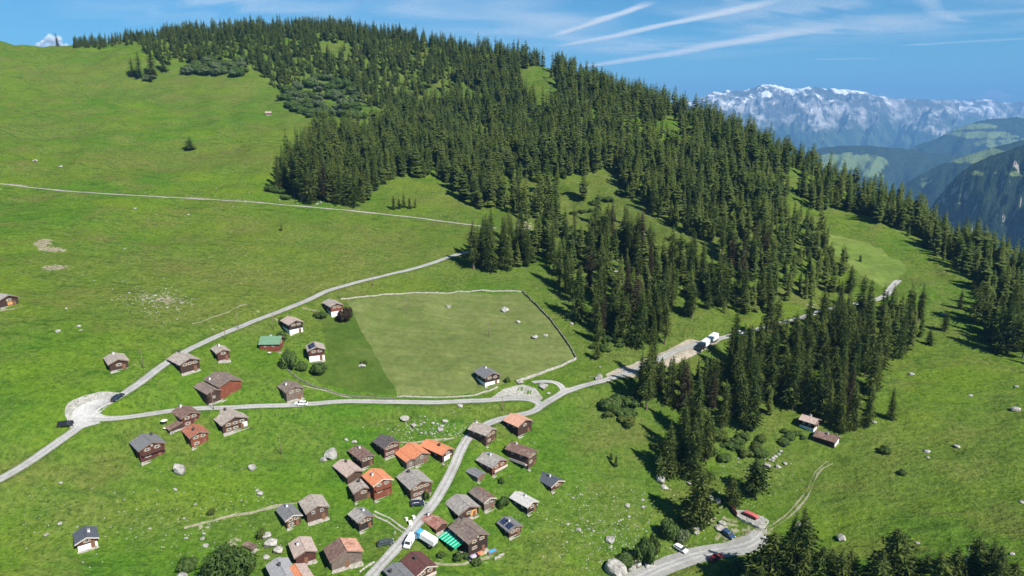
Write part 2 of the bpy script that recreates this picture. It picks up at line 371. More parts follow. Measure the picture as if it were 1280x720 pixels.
# ------------------------------------------------------------------ ground sheet
def blobs(lst):
    """lst of (px, py, rx, ry, strength[, rot]) -> values on the grid"""
    out = np.zeros_like(ZZ)
    for q in lst:
        px, py, rx, ry, s = q[:5]; rot = R(q[5]) if len(q) > 5 else 0
        c = cast_many([(px, py)])[0]
        if c is None: continue
        dx = XX - c[0]; dy = YY - c[1]
        u = dx*math.cos(rot) + dy*math.sin(rot); v = -dx*math.sin(rot) + dy*math.cos(rot)
        out = np.maximum(out, s*np.exp(-(u/rx)**2 - (v/ry)**2))
    return out
BARE = blobs([(54,303,4,5,1.2),(64,312,7,3,1.1),(70,334,7,4,.9),(18,231,9,2.5,1.0),(245,248.5,9,2.5,1.1),(262,250,6,1.5,1.0),(300,249,16,2,.8),(205,374,22,9,.50),(185,392,14,5,.42),(232,438,9,3,.4,30),(270,412,9,2.5,.4,30),(182,470,12,2,.45,30),(300,250,30,2,.45),(335,252,14,3,.5),(330,390,14,1.6,.45,30),(552,323,9,1.6,.6,15),
 (440,266,20,1.5,.45),(500,273,20,1.5,.4),(655,283,9,12,.65),(668,290,7,6,.5),(787,310,10,6,.4),(775,262,12,10,.35),(790,262,10,5,.4),(900,205,12,8,.35),(925,330,10,10,.3),
 (242,657,10,2,.5),(290,680,3,3,.5),(300,672,4,4,.3),(420,625,6,3,.35),(126,678,8,2,.4),(110,700,6,1.2,.35),(663,553,3,2,.5),(737,471,7,2,.45),(730,467,5,2,.3),(905,655,8,8,.5),(925,668,14,5,.6),(900,632,6,7,.4),(922,628,3,4,.45),(890,672,10,2.5,.4),(860,684,12,2.5,.5),
 (618,508,14,1.5,.4),(640,517,8,1.2,.4),(1012,382,10,4,.5),(1135,420,6,3,.3),(1180,430,20,3,.2,-20),(1105,365,5,3,.35),(1105,302,6,2,.3),(975,600,6,5,.35),(990,560,6,4,.3),(215,494,12,1.5,.35),(240,455,3,2,.3),(170,455,9,1.2,.45),
 (1070,700,8,2,.2),(440,603,7,4,.33),(470,624,7,3,.33),(522,622,7,3,.33),(362,660,6,3,.33),(398,655,7,3,.33),(452,664,5,3,.33),(384,707,7,3,.33),(434,712,8,3,.33),(585,652,8,3,.33),(613,640,6,3,.33),(597,692,9,4,.42),(645,671,5,3,.33),(663,643,5,3,.33),(560,580,6,3,.33),(523,584,7,3,.33),(655,545,6,3,.33),(613,558,5,3,.33),(665,585,5,3,.33),(625,592,6,3,.33),(194,578,6,3,.3),(250,559,6,3,.33),(238,533,7,3,.33),(295,541,7,3,.3),(280,502,9,3,.33),(240,467,6,3,.33),(590,700,12,2,.4,10),(612,694,8,3,.45),(560,703,8,2,.4),(410,410,4,2,.3),(690,585,6,1.5,.25),(745,650,14,8,.3),(690,620,7,4,.3),(960,598,6,4,.4)])
DRY = blobs([(250,200,120,40,.5),(330,160,60,30,.35),(450,310,90,30,.55),(330,350,90,30,.6),(220,380,60,20,.6),(150,100,150,40,.45),(60,160,60,25,.5),(560,250,40,20,.55),(450,330,60,20,.5),(230,120,60,20,.5),
 (700,300,50,30,.4),(800,280,60,60,.5),(850,300,30,40,.5),(880,210,60,40,.4),(1120,420,50,30,.3),(1230,560,30,40,.35),(1150,560,30,25,.3),(1080,600,30,25,.45),(60,600,30,12,.35),(200,550,20,5,.45),(300,470,20,4,.2),(620,515,20,3,.5),
 (1000,300,60,30,.3),(1200,340,50,30,.35),(760,560,16,22,.3),(750,640,30,16,.3),(250,650,40,10,.3),(660,70,40,40,.6),(420,62,40,30,.6),(1250,640,14,20,.3),(870,470,40,40,.35),(350,300,20,30,.4),(780,400,60,30,.3)])
LUSH = blobs([(390,450,60,30,.9),(300,500,60,22,.9),(480,610,70,30,.9),(620,600,50,30,.9),(350,610,40,25,.5),(240,580,30,18,.6),(60,480,50,30,.6),(700,540,30,30,.6),(640,350,25,14,.8),(740,440,25,20,.5),(1190,400,30,25,.6),(1070,560,40,20,.5),(960,640,20,15,.5),(330,330,20,10,.3),(240,150,60,30,.4),(360,150,60,18,.6),(940,560,30,25,.5),(1200,500,40,50,.3),(240,670,50,30,.4)])
WILD = blobs([(800,300,160,110,.8),(700,250,80,90,.8),(900,260,90,80,.8),(860,480,60,50,.8),(1000,240,60,40,.8),(950,580,25,25,.6),(600,100,300,120,.9),(400,80,120,60,.8),(280,88,40,14,.7),(760,520,14,24,.6),(900,620,20,20,.6),(1150,270,160,60,.7),(1090,320,8,4,.5),(575,260,30,12,.4)])
for arr, sc_, am in ((DRY, 30, .35), (LUSH, 25, .3), (BARE, 4, .25)):
    arr *= 1 + am*fbm(XX, YY, sc_, 3, 44)
BARE = np.maximum(BARE, .38*np.clip(1-np.abs(DR-.4)/1.0, 0, 1)*(DR < 50))
ny, nx = ZZ.shape
V = np.stack([XX.ravel(), YY.ravel(), ZZ.ravel()], 1)
# outermost rings go down to the valley floor and run out to the horizon
idx = np.arange(nx*ny).reshape(ny, nx)
q = np.stack([idx[:-1,:-1], idx[:-1,1:], idx[1:,1:], idx[1:,:-1]], -1).reshape(-1, 4)
rim = np.concatenate([idx[0,:], idx[1:,-1], idx[-1,-2::-1], idx[-2:0:-1,0]]); nr = len(rim)
rv = V[rim]; extra = []; faces = [q]; prev = rim; base = len(V)
for (rad, z) in ((1.35, -260), (2.2, -800), (4.0, -1080), (9, -1100)):
    ring = rv.copy(); d = ring[:, :2] - np.array([0, 600.]); ring[:, :2] = np.array([0, 600.]) + d*rad
    ring[:, 2] = np.minimum(ring[:, 2] - 30, z + H0)
    extra.append(ring); cur = np.arange(base, base+nr); base += nr
    faces.append(np.stack([prev, cur, np.roll(cur, -1), np.roll(prev, -1)], -1)); prev = cur
VA = np.concatenate([V] + extra)
gm = npmesh('ground', VA, np.concatenate(faces))
for nme, arr in (('bare', BARE), ('dry', DRY), ('lush', LUSH), ('wild', WILD)):
    a = gm.attributes.new(nme, 'FLOAT', 'POINT'); full = np.zeros(len(VA), np.float32); full[:nx*ny] = arr.ravel()
    a.data.foreach_set('value', full)
ground = link('ground', gm, M['ground'], smooth=True)
tag(ground, 'rolling green alpine pasture covering the whole hillside', 'ground', kind='structure')

# ------------------------------------------------------------------ sheets draped on the ground
def drape(name, poly, mat, off, kind='structure', label=None, ragged=0):
    bm = bmesh.new(); p = resample(np.array(list(poly) + [poly[0]]), 1.5)[:-1] if ragged else np.array(poly)
    if ragged:
        c = p.mean(0); d = p - c; L = np.hypot(*d.T)[:, None]
        p = p + d/L*(fbm(p[:,0], p[:,1], 4, 3, 77)[:, None]*ragged)
    f = bm.faces.new([bm.verts.new((x, y, 0)) for x, y in p]); f.normal_update()
    bmesh.ops.triangulate(bm, faces=bm.faces[:])
    x0, y0 = p.min(0); x1, y1 = p.max(0)
    for ax, G, lo, hi in ((0, GX, x0, x1), (1, GY, y0, y1)):
        for g in G[(G > lo+.01) & (G < hi-.01)]:
            co = (g, 0, 0) if ax == 0 else (0, g, 0); no = (1, 0, 0) if ax == 0 else (0, 1, 0)
            bmesh.ops.bisect_plane(bm, geom=bm.verts[:]+bm.edges[:]+bm.faces[:], plane_co=co, plane_no=no, dist=1e-4)
    co = np.array([v.co[:] for v in bm.verts]); z = Hgt(co[:,0], co[:,1]) + off
    for v, zz in zip(bm.verts, z): v.co.z = zz
    bmesh.ops.recalc_face_normals(bm, faces=bm.faces[:])
    me = bpy.data.meshes.new(name); bm.to_mesh(me); bm.free()
    o = link(name, me, mat, smooth=True); tag(o, label, kind=kind); return o
def ribbon(name, c, w, mat, off, label, edge=.12, lanes=None):
    c = resample(c, 1.0); t = np.gradient(c, axis=0); t /= np.hypot(*t.T)[:, None] + 1e-9; nrm = np.stack([-t[:,1], t[:,0]], 1)
    lanes = lanes or [(-w/2, w/2)]; V_ = []; F_ = []
    for (a, b_) in lanes:
        nn = max(3, int((b_-a)/.8)+1); base_ = len(V_)
        for i, (pt, n_) in enumerate(zip(c, nrm)):
            ww = fbm(np.array([i*1.0]), np.array([a*7.]), 6, 3, 31)[0]*edge*2
            wz = fbm(np.array([i*1.0]), np.array([b_*7.+50]), 6, 3, 33)[0]*edge*2
            for j in range(nn):
                s = (a+ww) + (b_+wz-a-ww)*j/(nn-1)
                x, y = pt + n_*s; V_.append((x, y))
        for i in range(len(c)-1):
            for j in range(nn-1):
                k = base_ + i*nn + j; F_.append((k, k+1, k+nn+1, k+nn))
    V_ = np.array(V_); z = Hgt(V_[:,0], V_[:,1]) + off
    AC = np.concatenate([np.tile(np.linspace(a_, b_, max(3, int((b_-a_)/.8)+1)), len(c)) for (a_, b_) in lanes]).astype(np.float32)
    me = npmesh(name, np.column_stack([V_, z]), np.array(F_)[:, ::-1]); at = me.attributes.new('across', 'FLOAT', 'POINT'); at.data.foreach_set('value', AC)
    if me.polygons[0].normal.z < 0: me.flip_normals()
    o = link(name, me, mat, smooth=True); tag(o, label, kind='structure'); return o
RL = {'lower': 'pale lane climbing from the lower left edge to the hairpin', 'climb': 'pale lane climbing diagonally from the hairpin up to the wood',
      'village': 'pale lane from the hairpin past the field and down through the village', 'forest': 'lane running into the spruce wood beyond the turning place',
      'loop': 'narrow loop of lane around the boulders by the field corner', 'upper': 'pale gravel road crossing the upper slope', 'bottom': 'wide pale road at the bottom right',
      'barn': 'twin rutted track curving up to the barn'}
RO = {'lower': .07, 'climb': .075, 'village': .08, 'forest': .085, 'loop': .09, 'upper': .07, 'bottom': .08, 'barn': .07}
for key, (c, z, w) in road_pts.items():
    nm, mt, w, _ = ROADS[key]
    ribbon(nm, c, w, M['track' if key == 'barn' else mt], RO[key], RL[key], edge=.35 if key in ('barn', 'upper') else .14, lanes=[(-.85,-.42),(.42,.85)] if key == 'barn' else None)
LL = {'hairpin_lot': 'pale gravel lay-by on the outside of the hairpin', 'hairpin_bend': 'smooth pale surface of the hairpin bend', 'turning_lot': 'pale gravel turning place below the field', 'roadside_lot': 'gravel verge where a white car is parked',
      'forest_lot': 'broad packed earth lay-by cut into the slope under the spruces', 'junction_lot': 'pinkish gravel apron at the foot of the farm track', 'terrace': 'levelled gravel terrace held by a low wall'}
for i, (key, (mt, _)) in enumerate(LOTS.items()):
    if mt == 'bend': drape('road', LOTW[key], M['bend'], .10, label=LL[key]); continue
    drape('gravel_area' if mt == 'gravel' else 'earth_area', LOTW[key], M[mt], .045+.004*(i % 3), label=LL[key], ragged=.7 if key != 'terrace' else 0)
# small footpaths
PATHS = [([(230,660),(245,656),(262,652),(280,647),(300,643),(325,638),(352,631),(372,629)], .9, 'earth footpath crossing the pasture towards the stone barns'),
 ([(542,704),(555,706),(568,706),(585,704),(600,700),(612,696)], 1.0, 'worn path below the large dark chalet'),
 ([(495,553),(510,553.5),(530,552),(548,550),(568,548)], .8, 'pale path leading past the orange roofs'),
 ([(378,482),(400,487),(425,494),(440,497)], .6, 'faint path along the garden edge'),
 ([(-12,395),(0,388),(18,386),(28,383)], 1.2, 'pale worn strip before the barn at the left edge'),
 ([(240,405),(262,398),(290,388),(318,378)], .6, 'faint cattle path on the dry slope'),
 ([(378,385),(388,387),(400,390)], .8, 'garden path to the red chalet'),
 ([(343,398),(352,404)], .8, 'garden path to the white based chalet')]
for pp, w, lb in PATHS:
    c = resample(chaikin([q for q in cast_many(pp) if q], 2), 1.0)
    ribbon('path', c, w, M['track'], .05, lb, edge=.25)
for pp, lb in (([(467,641),(478,646),(492,654),(506,664)], 'twin wheel track from the small grey house to the lane'), ([(529,629.5),(540,629),(548,628)], 'short twin wheel track where a dark car is parked')):
    c = resample(chaikin([q for q in cast_many(pp) if q], 2), 1.0)
    ribbon('track', c, 2, M['gravel'], .05, lb, edge=.15, lanes=[(-.95,-.45),(.45,.95)])
FIELD = [(432,377),(470,372),(505,368),(560,367),(600,366.5),(650,366.5),(664,378),(677,391),(698,415),(710,432),(718,447),(690,460),(665,469),(645,474),(615,485),(595,491.5),(560,494.5),(520,494),(496.5,494.5),(492,482),(480,465),(465,435),(452,415),(440,387)]
drape('field', poly_world(FIELD), M['cut'], .06, label='mown olive green hay field inside the stone wall', ragged=.35)
LUSHF = [(400,398),(425,380),(432,377),(440,387),(452,415),(465,435),(480,465),(492,482),(496.5,494.5),(470,493),(440,489),(420,484),(400,478),(388,470),(385,462),(402,456),(410,440),(405,418)]
drape('field', poly_world(LUSHF), M['lushfield'], .05, label='uncut dark green meadow between the chalets and the mown field', ragged=.8)
MEAD = [(1028,292),(1060,298),(1090,308),(1115,320),(1133,331),(1130,343),(1120,352),(1108,358),(1090,352),(1078,345),(1058,330),(1040,312)]
drape('field', poly_world(MEAD), M['cut2'], .08, label='paler mown strip on the far meadow at right', ragged=3.5)

# ------------------------------------------------------------------ far ridges and mountains
def ridge(name, label, crest, Y, drop, width, amp, mat, n=260, m=70, seed=3, gully=1.0, kind='structure', back=1.0):
    cr = chaikin(crest, 1); s = np.linspace(0, 1, n); d = np.r_[0, np.cumsum(np.hypot(*np.diff(cr, axis=0).T))]; d /= d[-1]
    px = np.interp(s, d, cr[:,0]); py = np.interp(s, d, cr[:,1])
    yw = F*CP - (py-360)*SP
    if np.ndim(Y): Yc = np.interp(s, np.linspace(0, 1, len(Y)), Y)
    else: Yc = np.full(n, float(Y))
    X0 = (px-640)/yw*Yc; Z0 = H0 + (-(py-360)*CP - F*SP)/yw*Yc
    L = np.hypot(X0, Yc); ux, uy = X0/L, Yc/L
    j = np.linspace(-1, back, m); rr = np.sign(j)*np.abs(j)**1.15
    XS = X0[None] + ux[None]*rr[:,None]*width; YS = Yc[None] + uy[None]*rr[:,None]*width
    a = np.abs(rr)[:,None]
    # side spurs: ridged noise that runs down the fall line
    u = np.broadcast_to(np.cumsum(np.r_[0, np.hypot(np.diff(X0), np.diff(Yc))])[None], XS.shape)
    W = width
    spur = 1-np.abs(fbm(u + 0*XS, rr[:,None]*W*.35 + 0*XS, W*.28, 5, seed, .55))*2.2
    det = fbm(XS, YS, W*.12, 6, seed+9, .6)
    ZS = Z0[None] - drop*(a**.85) + amp*gully*(spur-.6)*np.minimum(1, a*5)*(1-.5*a) + amp*.45*det*np.minimum(1, a*3+.5)
    V_ = np.stack([XS.ravel(), YS.ravel(), ZS.ravel()], 1); idn = np.arange(n*m).reshape(m, n)
    q_ = np.stack([idn[:-1,:-1], idn[:-1,1:], idn[1:,1:], idn[1:,:-1]], -1).reshape(-1, 4)
    me = npmesh(name, V_, q_)
    at = me.attributes.new('down', 'FLOAT', 'POINT'); at.data.foreach_set('value', np.broadcast_to(a, XS.shape).astype(np.float32).ravel())
    o = link(name, me, mat, smooth=True); tag(o, label, kind=kind); return o
def mountain_mat(name, zsnow, zrock, snow=1.0):
    m, nt, b, o = new_mat(name); N = NB(nt); p = N.pos()
    z = N.n('ShaderNodeSeparateXYZ'); N.set(z.inputs[0], p); nz = N.n('ShaderNodeSeparateXYZ'); N.set(nz.inputs[0], N.n('ShaderNodeNewGeometry').outputs['Normal'])
    na = N.noise(p, .0011, 7, .65); nb = N.noise(p, .004, 5, .65)
    hz_ = N.math('ADD', z.outputs[2], N.math('MULTIPLY', N.math('SUBTRACT', na, .5), 1500))
    rock = N.mix(N.step(N.math('ADD', N.math('MULTIPLY', nb, .5), N.math('MULTIPLY', na, .5)), .45, .60), (.075,.085,.085), (.46,.44,.42))
    wood = N.mix(N.step(N.noise(p, .0016, 5, .6), .45, .6), (.020,.040,.022), (.06,.085,.035))
    c = N.mix(N.step(hz_, zrock-120, zrock+260), wood, rock)
    sn = N.math('MULTIPLY', N.step(N.math('ADD', hz_, N.math('MULTIPLY', N.math('SUBTRACT', nb, .5), 2200)), zsnow-60, zsnow+90), N.step(nz.outputs[2], .25, .5))
    c = N.mix(N.math('MULTIPLY', sn, snow), c, (.85,.87,.9))
    N.set(b.inputs['Base Color'], c); b.inputs['Roughness'].default_value = 1; b.inputs['Specular IOR Level'].default_value = 0
    N.set(b.inputs['Normal'], N.bump(nb, .8, 90)); return m
def forest_hill_mat(name, sc=.002, meadow=.57, spots=(), rock=False):
    m, nt, b, o = new_mat(name); N = NB(nt); p = N.pos()
    n = N.noise(N.map(p, sc=(1, 1, 2.2)), sc, 5, .6); n2 = N.noise(p, sc*14, 4, .7)
    tree = N.mix(N.step(n2, .35, .65), (.012,.024,.016), (.028,.046,.026)); mead = N.mix(N.step(n2,.3,.7), (.10,.15,.05), (.15,.19,.075))
    f = N.step(n, meadow, meadow+.02)
    for (x, y, z, rx, rz) in spots:
        dd = N.vmath('LENGTH', N.vmath('MULTIPLY', N.vmath('SUBTRACT', p, (x, y, z)), (1/rx, 1/(rx*1.6), 1/rz)))
        dd = N.math('ADD', dd, N.math('MULTIPLY', N.math('SUBTRACT', N.noise(p, sc*5, 4, .6), .5), 1.3))
        f = N.math('MAXIMUM', f, N.math('SUBTRACT', 1, N.step(dd, .85, 1.0)))
    c = N.mix(f, tree, mead)
    if rock:
        nz = N.n('ShaderNodeSeparateXYZ'); N.set(nz.inputs[0], N.n('ShaderNodeNewGeometry').outputs['Normal'])
        r_ = N.math('MULTIPLY', N.math('SUBTRACT', 1, N.step(nz.outputs[2], .45, .6)), N.step(N.noise(p, sc*4, 4), .5, .56))
        c = N.mix(r_, c, (.36,.34,.31))
    N.set(b.inputs['Base Color'], c); b.inputs['Roughness'].default_value = 1; b.inputs['Specular IOR Level'].default_value = 0
    N.set(b.inputs['Normal'], N.bump(n2, 1, 25)); return m
def wpt(px, py, Y): return at_y(px, py, Y)
M['alp'] = mountain_mat('snowy_rock', 620, -250); M['alp2'] = mountain_mat('snowy_rock_east', 500, -250, .9)
SNOW = [(700,170),(820,133),(866,124),(885,118),(905,113),(925,112),(945,108),(960,105.5),(972,107),(985,111),(1000,110),(1015,107),(1035,111),(1055,111),(1070,112),(1090,118),(1110,121),(1135,122),(1160,124),(1200,128)]
ridge('mountains', 'long range of snow streaked rock peaks on the skyline', SNOW, 17500, 1500, 3800, 380, M['alp'], 700, 130, 5, 1.2)
ridge('mountains', 'farther snowy summits at the right of the range', [(1080,128),(1130,127),(1150,125),(1165,126),(1180,122),(1192,124),(1205,126),(1222,122),(1240,126),(1262,128),(1275,124),(1300,126),(1380,122)], 21000, 1500, 3800, 320, M['alp2'], 360, 90, 12, 1.2)
ridge('hills', 'blue forested ridge in front of the snowy range', [(1060,215),(1120,190),(1165,175),(1195,162),(1215,152),(1240,147),(1270,146),(1320,148),(1400,140)], 9500, 900, 2600, 190,
      forest_hill_mat('far_forest', .0016, .575, [wpt(1255,170,8800)+(500,60), wpt(1232,158,9200)+(350,40)]), 220, 80, 21)
ridge('hills', 'blue wooded valley side with a village on a green terrace', [(920,215),(960,200),(1000,190),(1040,183),(1080,180),(1120,184),(1180,192),(1240,196),(1300,190),(1400,180)], 7600, 700, 2200, 150,
      forest_hill_mat('valley_forest', .0018, .575, [wpt(1090,205,6900)+(480,110), wpt(1120,212,6700)+(300,110), wpt(1058,198,7100)+(260,50)]), 240, 80, 33)
ridge('hills', 'darker wooded spur with a sunlit meadow', [(1080,262),(1110,240),(1140,222),(1170,205),(1200,196),(1240,184),(1280,174),(1330,162),(1400,150)], 5200, 560, 1600, 110,
      forest_hill_mat('spur_forest', .003, .60, [wpt(1205,198,5050)+(330,40), wpt(1230,192,5050)+(260,40)]), 220, 80, 8)
ridge('hills', 'near dark wooded cliff across the gorge', [(1130,285),(1160,262),(1172,248),(1190,226),(1210,207),(1235,194),(1255,188),(1275,181),(1300,172),(1400,140)], 3300, 420, 1000, 95,
      forest_hill_mat('cliff_forest', .005, .63, [wpt(1215,216,3150)+(75,16), wpt(1265,216,3150)+(90,14)], rock=True), 220, 90, 14, 1.3)

# ------------------------------------------------------------------ air
hm = bpy.data.materials.new('haze_air'); hm.use_nodes = True; nt = hm.node_tree
for n in list(nt.nodes): nt.nodes.remove(n)
ho = nt.nodes.new('ShaderNodeOutputMaterial'); pv = nt.nodes.new('ShaderNodeVolumePrincipled')
pv.inputs['Color'].default_value = (.20, .47, .88, 1); pv.inputs['Density'].default_value = 6.2e-5; pv.inputs['Anisotropy'].default_value = .0
nt.links.new(pv.outputs[0], ho.inputs['Volume'])
hb = MB().box(-70000, 70000, -60000, 37500, -1100+H0-1, 1250); h_ = hb.build('haze', hm); tag(h_, 'thin blue air haze over the valley and mountains', 'haze', kind='stuff')

# ------------------------------------------------------------------ light
SUN_AZ = math.atan2(.70, -.71); SUN_EL = R(45)   # azimuth from +Y towards +X
sd = Vector((math.sin(SUN_AZ)*math.cos(SUN_EL), math.cos(SUN_AZ)*math.cos(SUN_EL), math.sin(SUN_EL)))
sl = bpy.data.lights.new('sun', 'SUN'); sl.energy = 5.0; sl.angle = R(.53); sl.color = (1, .955, .88)
so = bpy.data.objects.new('sun', sl); COL.objects.link(so); so.rotation_euler = (-sd).to_track_quat('-Z', 'Y').to_euler(); so.location = (0, 0, 3000)
w = bpy.data.worlds.new('World'); SC.world = w; w.use_nodes = True; nt = w.node_tree
for n in list(nt.nodes): nt.nodes.remove(n)
N = NB(nt); wo = N.n('ShaderNodeOutputWorld'); bg = N.n('ShaderNodeBackground'); bg.inputs[1].default_value = .06
sky = N.n('ShaderNodeTexSky', sky_type='NISHITA'); sky.sun_disc = False; sky.sun_elevation = SUN_EL; sky.sun_rotation = SUN_AZ
sky.altitude = 2000; sky.air_density = 1.0; sky.dust_density = .3; sky.ozone_density = 2.5
tint = N.mix(1.0, sky.outputs[0], (.37,.82,.96), 'MULTIPLY')
N.set(bg.inputs[0], tint); nt.links.new(bg.outputs[0], wo.inputs[0])
w.cycles.sampling_method = 'MANUAL'; w.cycles.sample_map_resolution = 512
SC.view_settings.view_transform = 'Standard'; SC.view_settings.look = 'None'; SC.view_settings.exposure = 0; SC.view_settings.gamma = 1
SC.view_settings.use_curve_mapping = False
cy = SC.cycles; cy.max_bounces = 5; cy.diffuse_bounces = 2; cy.glossy_bounces = 1; cy.transmission_bounces = 1; cy.volume_bounces = 0; cy.transparent_max_bounces = 12
cy.use_denoising = True; cy.use_adaptive_sampling = True; cy.adaptive_threshold = .02

SC.view_settings.exposure = .95
# ------------------------------------------------------------------ cirrus and vapour trails, real sheets seven kilometres up
CH = 7000.0
def cirrus_mat(name, strength, sc=(1, 1, 1), lo=.3, hi=.7, scale=.0006, edge=True):
    m = bpy.data.materials.new(name); m.use_nodes = True; nt = m.node_tree
    for n in list(nt.nodes): nt.nodes.remove(n)
    N = NB(nt); out = N.n('ShaderNodeOutputMaterial'); tr = N.n('ShaderNodeBsdfTransparent'); tl = N.n('ShaderNodeBsdfTranslucent'); df = N.n('ShaderNodeBsdfDiffuse')
    for q in (tl, df): q.inputs[0].default_value = (.95, .95, .95, 1)
    ad = N.n('ShaderNodeMixShader'); ad.inputs[0].default_value = .5; nt.links.new(tl.outputs[0], ad.inputs[1]); nt.links.new(df.outputs[0], ad.inputs[2])
    mx = N.n('ShaderNodeMixShader'); v = N.attr('soft')
    tcn = N.n('ShaderNodeTexCoord').outputs['UV']
    n = N.noise(N.map(tcn, sc=sc), scale, 6, .62, dist=.4)
    a = N.math('MULTIPLY', N.math('MULTIPLY', N.step(n, lo, hi), v), strength)
    N.set(mx.inputs[0], a); nt.links.new(tr.outputs[0], mx.inputs[1]); nt.links.new(ad.outputs[0], mx.inputs[2]); nt.links.new(mx.outputs[0], out.inputs[0])
    return m
def sky_xy(px, py):
    a, k = ray(px, py); return np.array([a/k*CH, CH/k])
def strip(name, label, a, b, wd, mat, kind=None, cat=None, bend=.0, dz=0, nu=40, nv=9):
    A, B = sky_xy(*a), sky_xy(*b); L = np.hypot(*(B-A)); t = (B-A)/L; nn = np.array([-t[1], t[0]])
    V_ = []; S_ = []; UV = []
    for i in range(nu+1):
        u = i/nu; c = A + (B-A)*u + nn*bend*L*math.sin(math.pi*u)
        ww = wd*(.75+.5*vnoise(np.array([u*5.]), np.array([wd*.01]), 5)[0])
        for j in range(nv+1):
            s = j/nv*2-1; off = fbm(np.array([u*9.]), np.array([wd*.003]), 1., 3, 8)[0]*wd*.35
            p_ = c + nn*(s*ww+off); V_.append((p_[0], p_[1], H0+CH+dz)); e = min(1, u/.18)*min(1, (1-u)/.18); S_.append(max(0, (1-abs(s)**1.6))*e*e*(3-2*e)); UV.append((u*L, s*ww))
    F_ = [(i*(nv+1)+j, (i+1)*(nv+1)+j, (i+1)*(nv+1)+j+1, i*(nv+1)+j+1) for i in range(nu) for j in range(nv)]
    me = npmesh(name, np.array(V_), np.array(F_)); at = me.attributes.new('soft', 'FLOAT', 'POINT'); at.data.foreach_set('value', np.array(S_, np.float32))
    uvl = me.uv_layers.new(name='flow'); vi = np.empty(len(me.loops), np.int32); me.loops.foreach_get('vertex_index', vi); uvl.data.foreach_set('uv', np.array(UV, np.float32)[vi].ravel())
    o = link(name, me, mat, smooth=True); tag(o, label, cat, kind=kind); return o
MT = cirrus_mat('vapour_trail', .78, (.12, .7, 1), .05, .5, .0006); MT2 = cirrus_mat('faded_trail', .36, (.12, .7, 1), .15, .6, .0005); MV = cirrus_mat('cirrus_veil', .40, (.16, .8, 1), .34, .74, .00012)
for i, (a, b, wd, mt, bd, lb) in enumerate([
  ((686,47),(822,-1),420,MT,.01,'thin double vapour trail above the wooded ridge'),
  ((690,60),(1000,-6),620,MT,.012,'long vapour trail rising from the ridge towards the top edge'),
  ((715,86),(1072,26),1500,MT,.02,'lowest and broadest vapour trail over the wooded ridge'),
  ((1120,58),(1320,46),900,MT2,0,'pale vapour trail at the right edge of the sky'),
  ((1155,-8),(1215,30),420,MT2,.05,'short frayed trail high on the right'),
  ((1010,75),(1110,73),900,MT2,0,'short flat wisp above the snowy range')]):
    strip('vapour_trail', lb, a, b, wd*1.9, mt, cat='vapour trail', bend=bd, dz=i*9)
for i, (a, b, wd, bd) in enumerate([((520,-20),(770,74),1800,.03),((560,30),(780,66),2600,.0),((860,30),(1130,6),3400,.0),((930,50),(1180,30),3000,.02),((1100,48),(1330,10),2600,0),((1180,-12),(1320,20),1000,.02),((420,0),(700,46),2600,.03),((760,70),(1010,52),4200,0),((60,-10),(420,24),3000,0)]):
    strip('cirrus_cloud', 'thin streaky veil of cirrus', a, b, wd*4.5, MV, kind='stuff', bend=bd, dz=90+i*11)
mc, nt, bb_, oo_ = new_mat('cumulus_white'); bb_.inputs['Base Color'].default_value = (.9,.9,.92,1); bb_.inputs['Roughness'].default_value = 1; bb_.inputs['Specular IOR Level'].default_value = 0
bb_.inputs['Alpha'].default_value = .22
def cumulus(label, blobs_, Y):
    rg = random.Random(len(label)); bm = bmesh.new()
    for k, (px, py, r) in enumerate(blobs_):
        for _ in range(7):
            qx, qy, qr = px+rg.uniform(-.8,.8)*r, py+rg.uniform(-.45,.5)*r, r*rg.uniform(.35,.7)
            a, kk = ray(qx, qy); yw = F*CP - (qy-360)*SP; rr = qr*Y/yw
            c = Vector((a*Y, Y + rg.uniform(-1,1)*rr*3, H0 + kk*Y)); g = bmesh.ops.create_icosphere(bm, subdivisions=3, radius=rr, matrix=Matrix.Translation(c))
            for v in g['verts']:
                d_ = (v.co-c).normalized(); n = fbm(np.array([d_.x*2.2+k*3+d_.z]), np.array([d_.y*2.2-d_.z*1.7]), 1., 3, 12)[0]; v.co = c + d_*rr*(1+.25*n)
    me = bpy.data.meshes.new('cloud'); bm.to_mesh(me); bm.free(); o = link('cumulus_cloud', me, mc, smooth=True); tag(o, label, 'cloud', 'small white clouds along the horizon')
cumulus('white heaped cloud behind the left shoulder of the hill', [(52,56,5),(58,52,5),(65,49,6),(71,51,6),(77,56,5),(46,58,4),(66,57,7)], 39000)
cumulus('small white cloud behind the peaks near the right edge', [(1230,121,5),(1238,118,6),(1244,117,6),(1251,120,5),(1258,123,3.5),(1242,123,6),(1225,123,3)], 39500)
cumulus('faint puff of cloud on the right end of the snowy range', [(1100,120,2.6),(1103,117,2.2),(1106,121,2.4)], 38500)
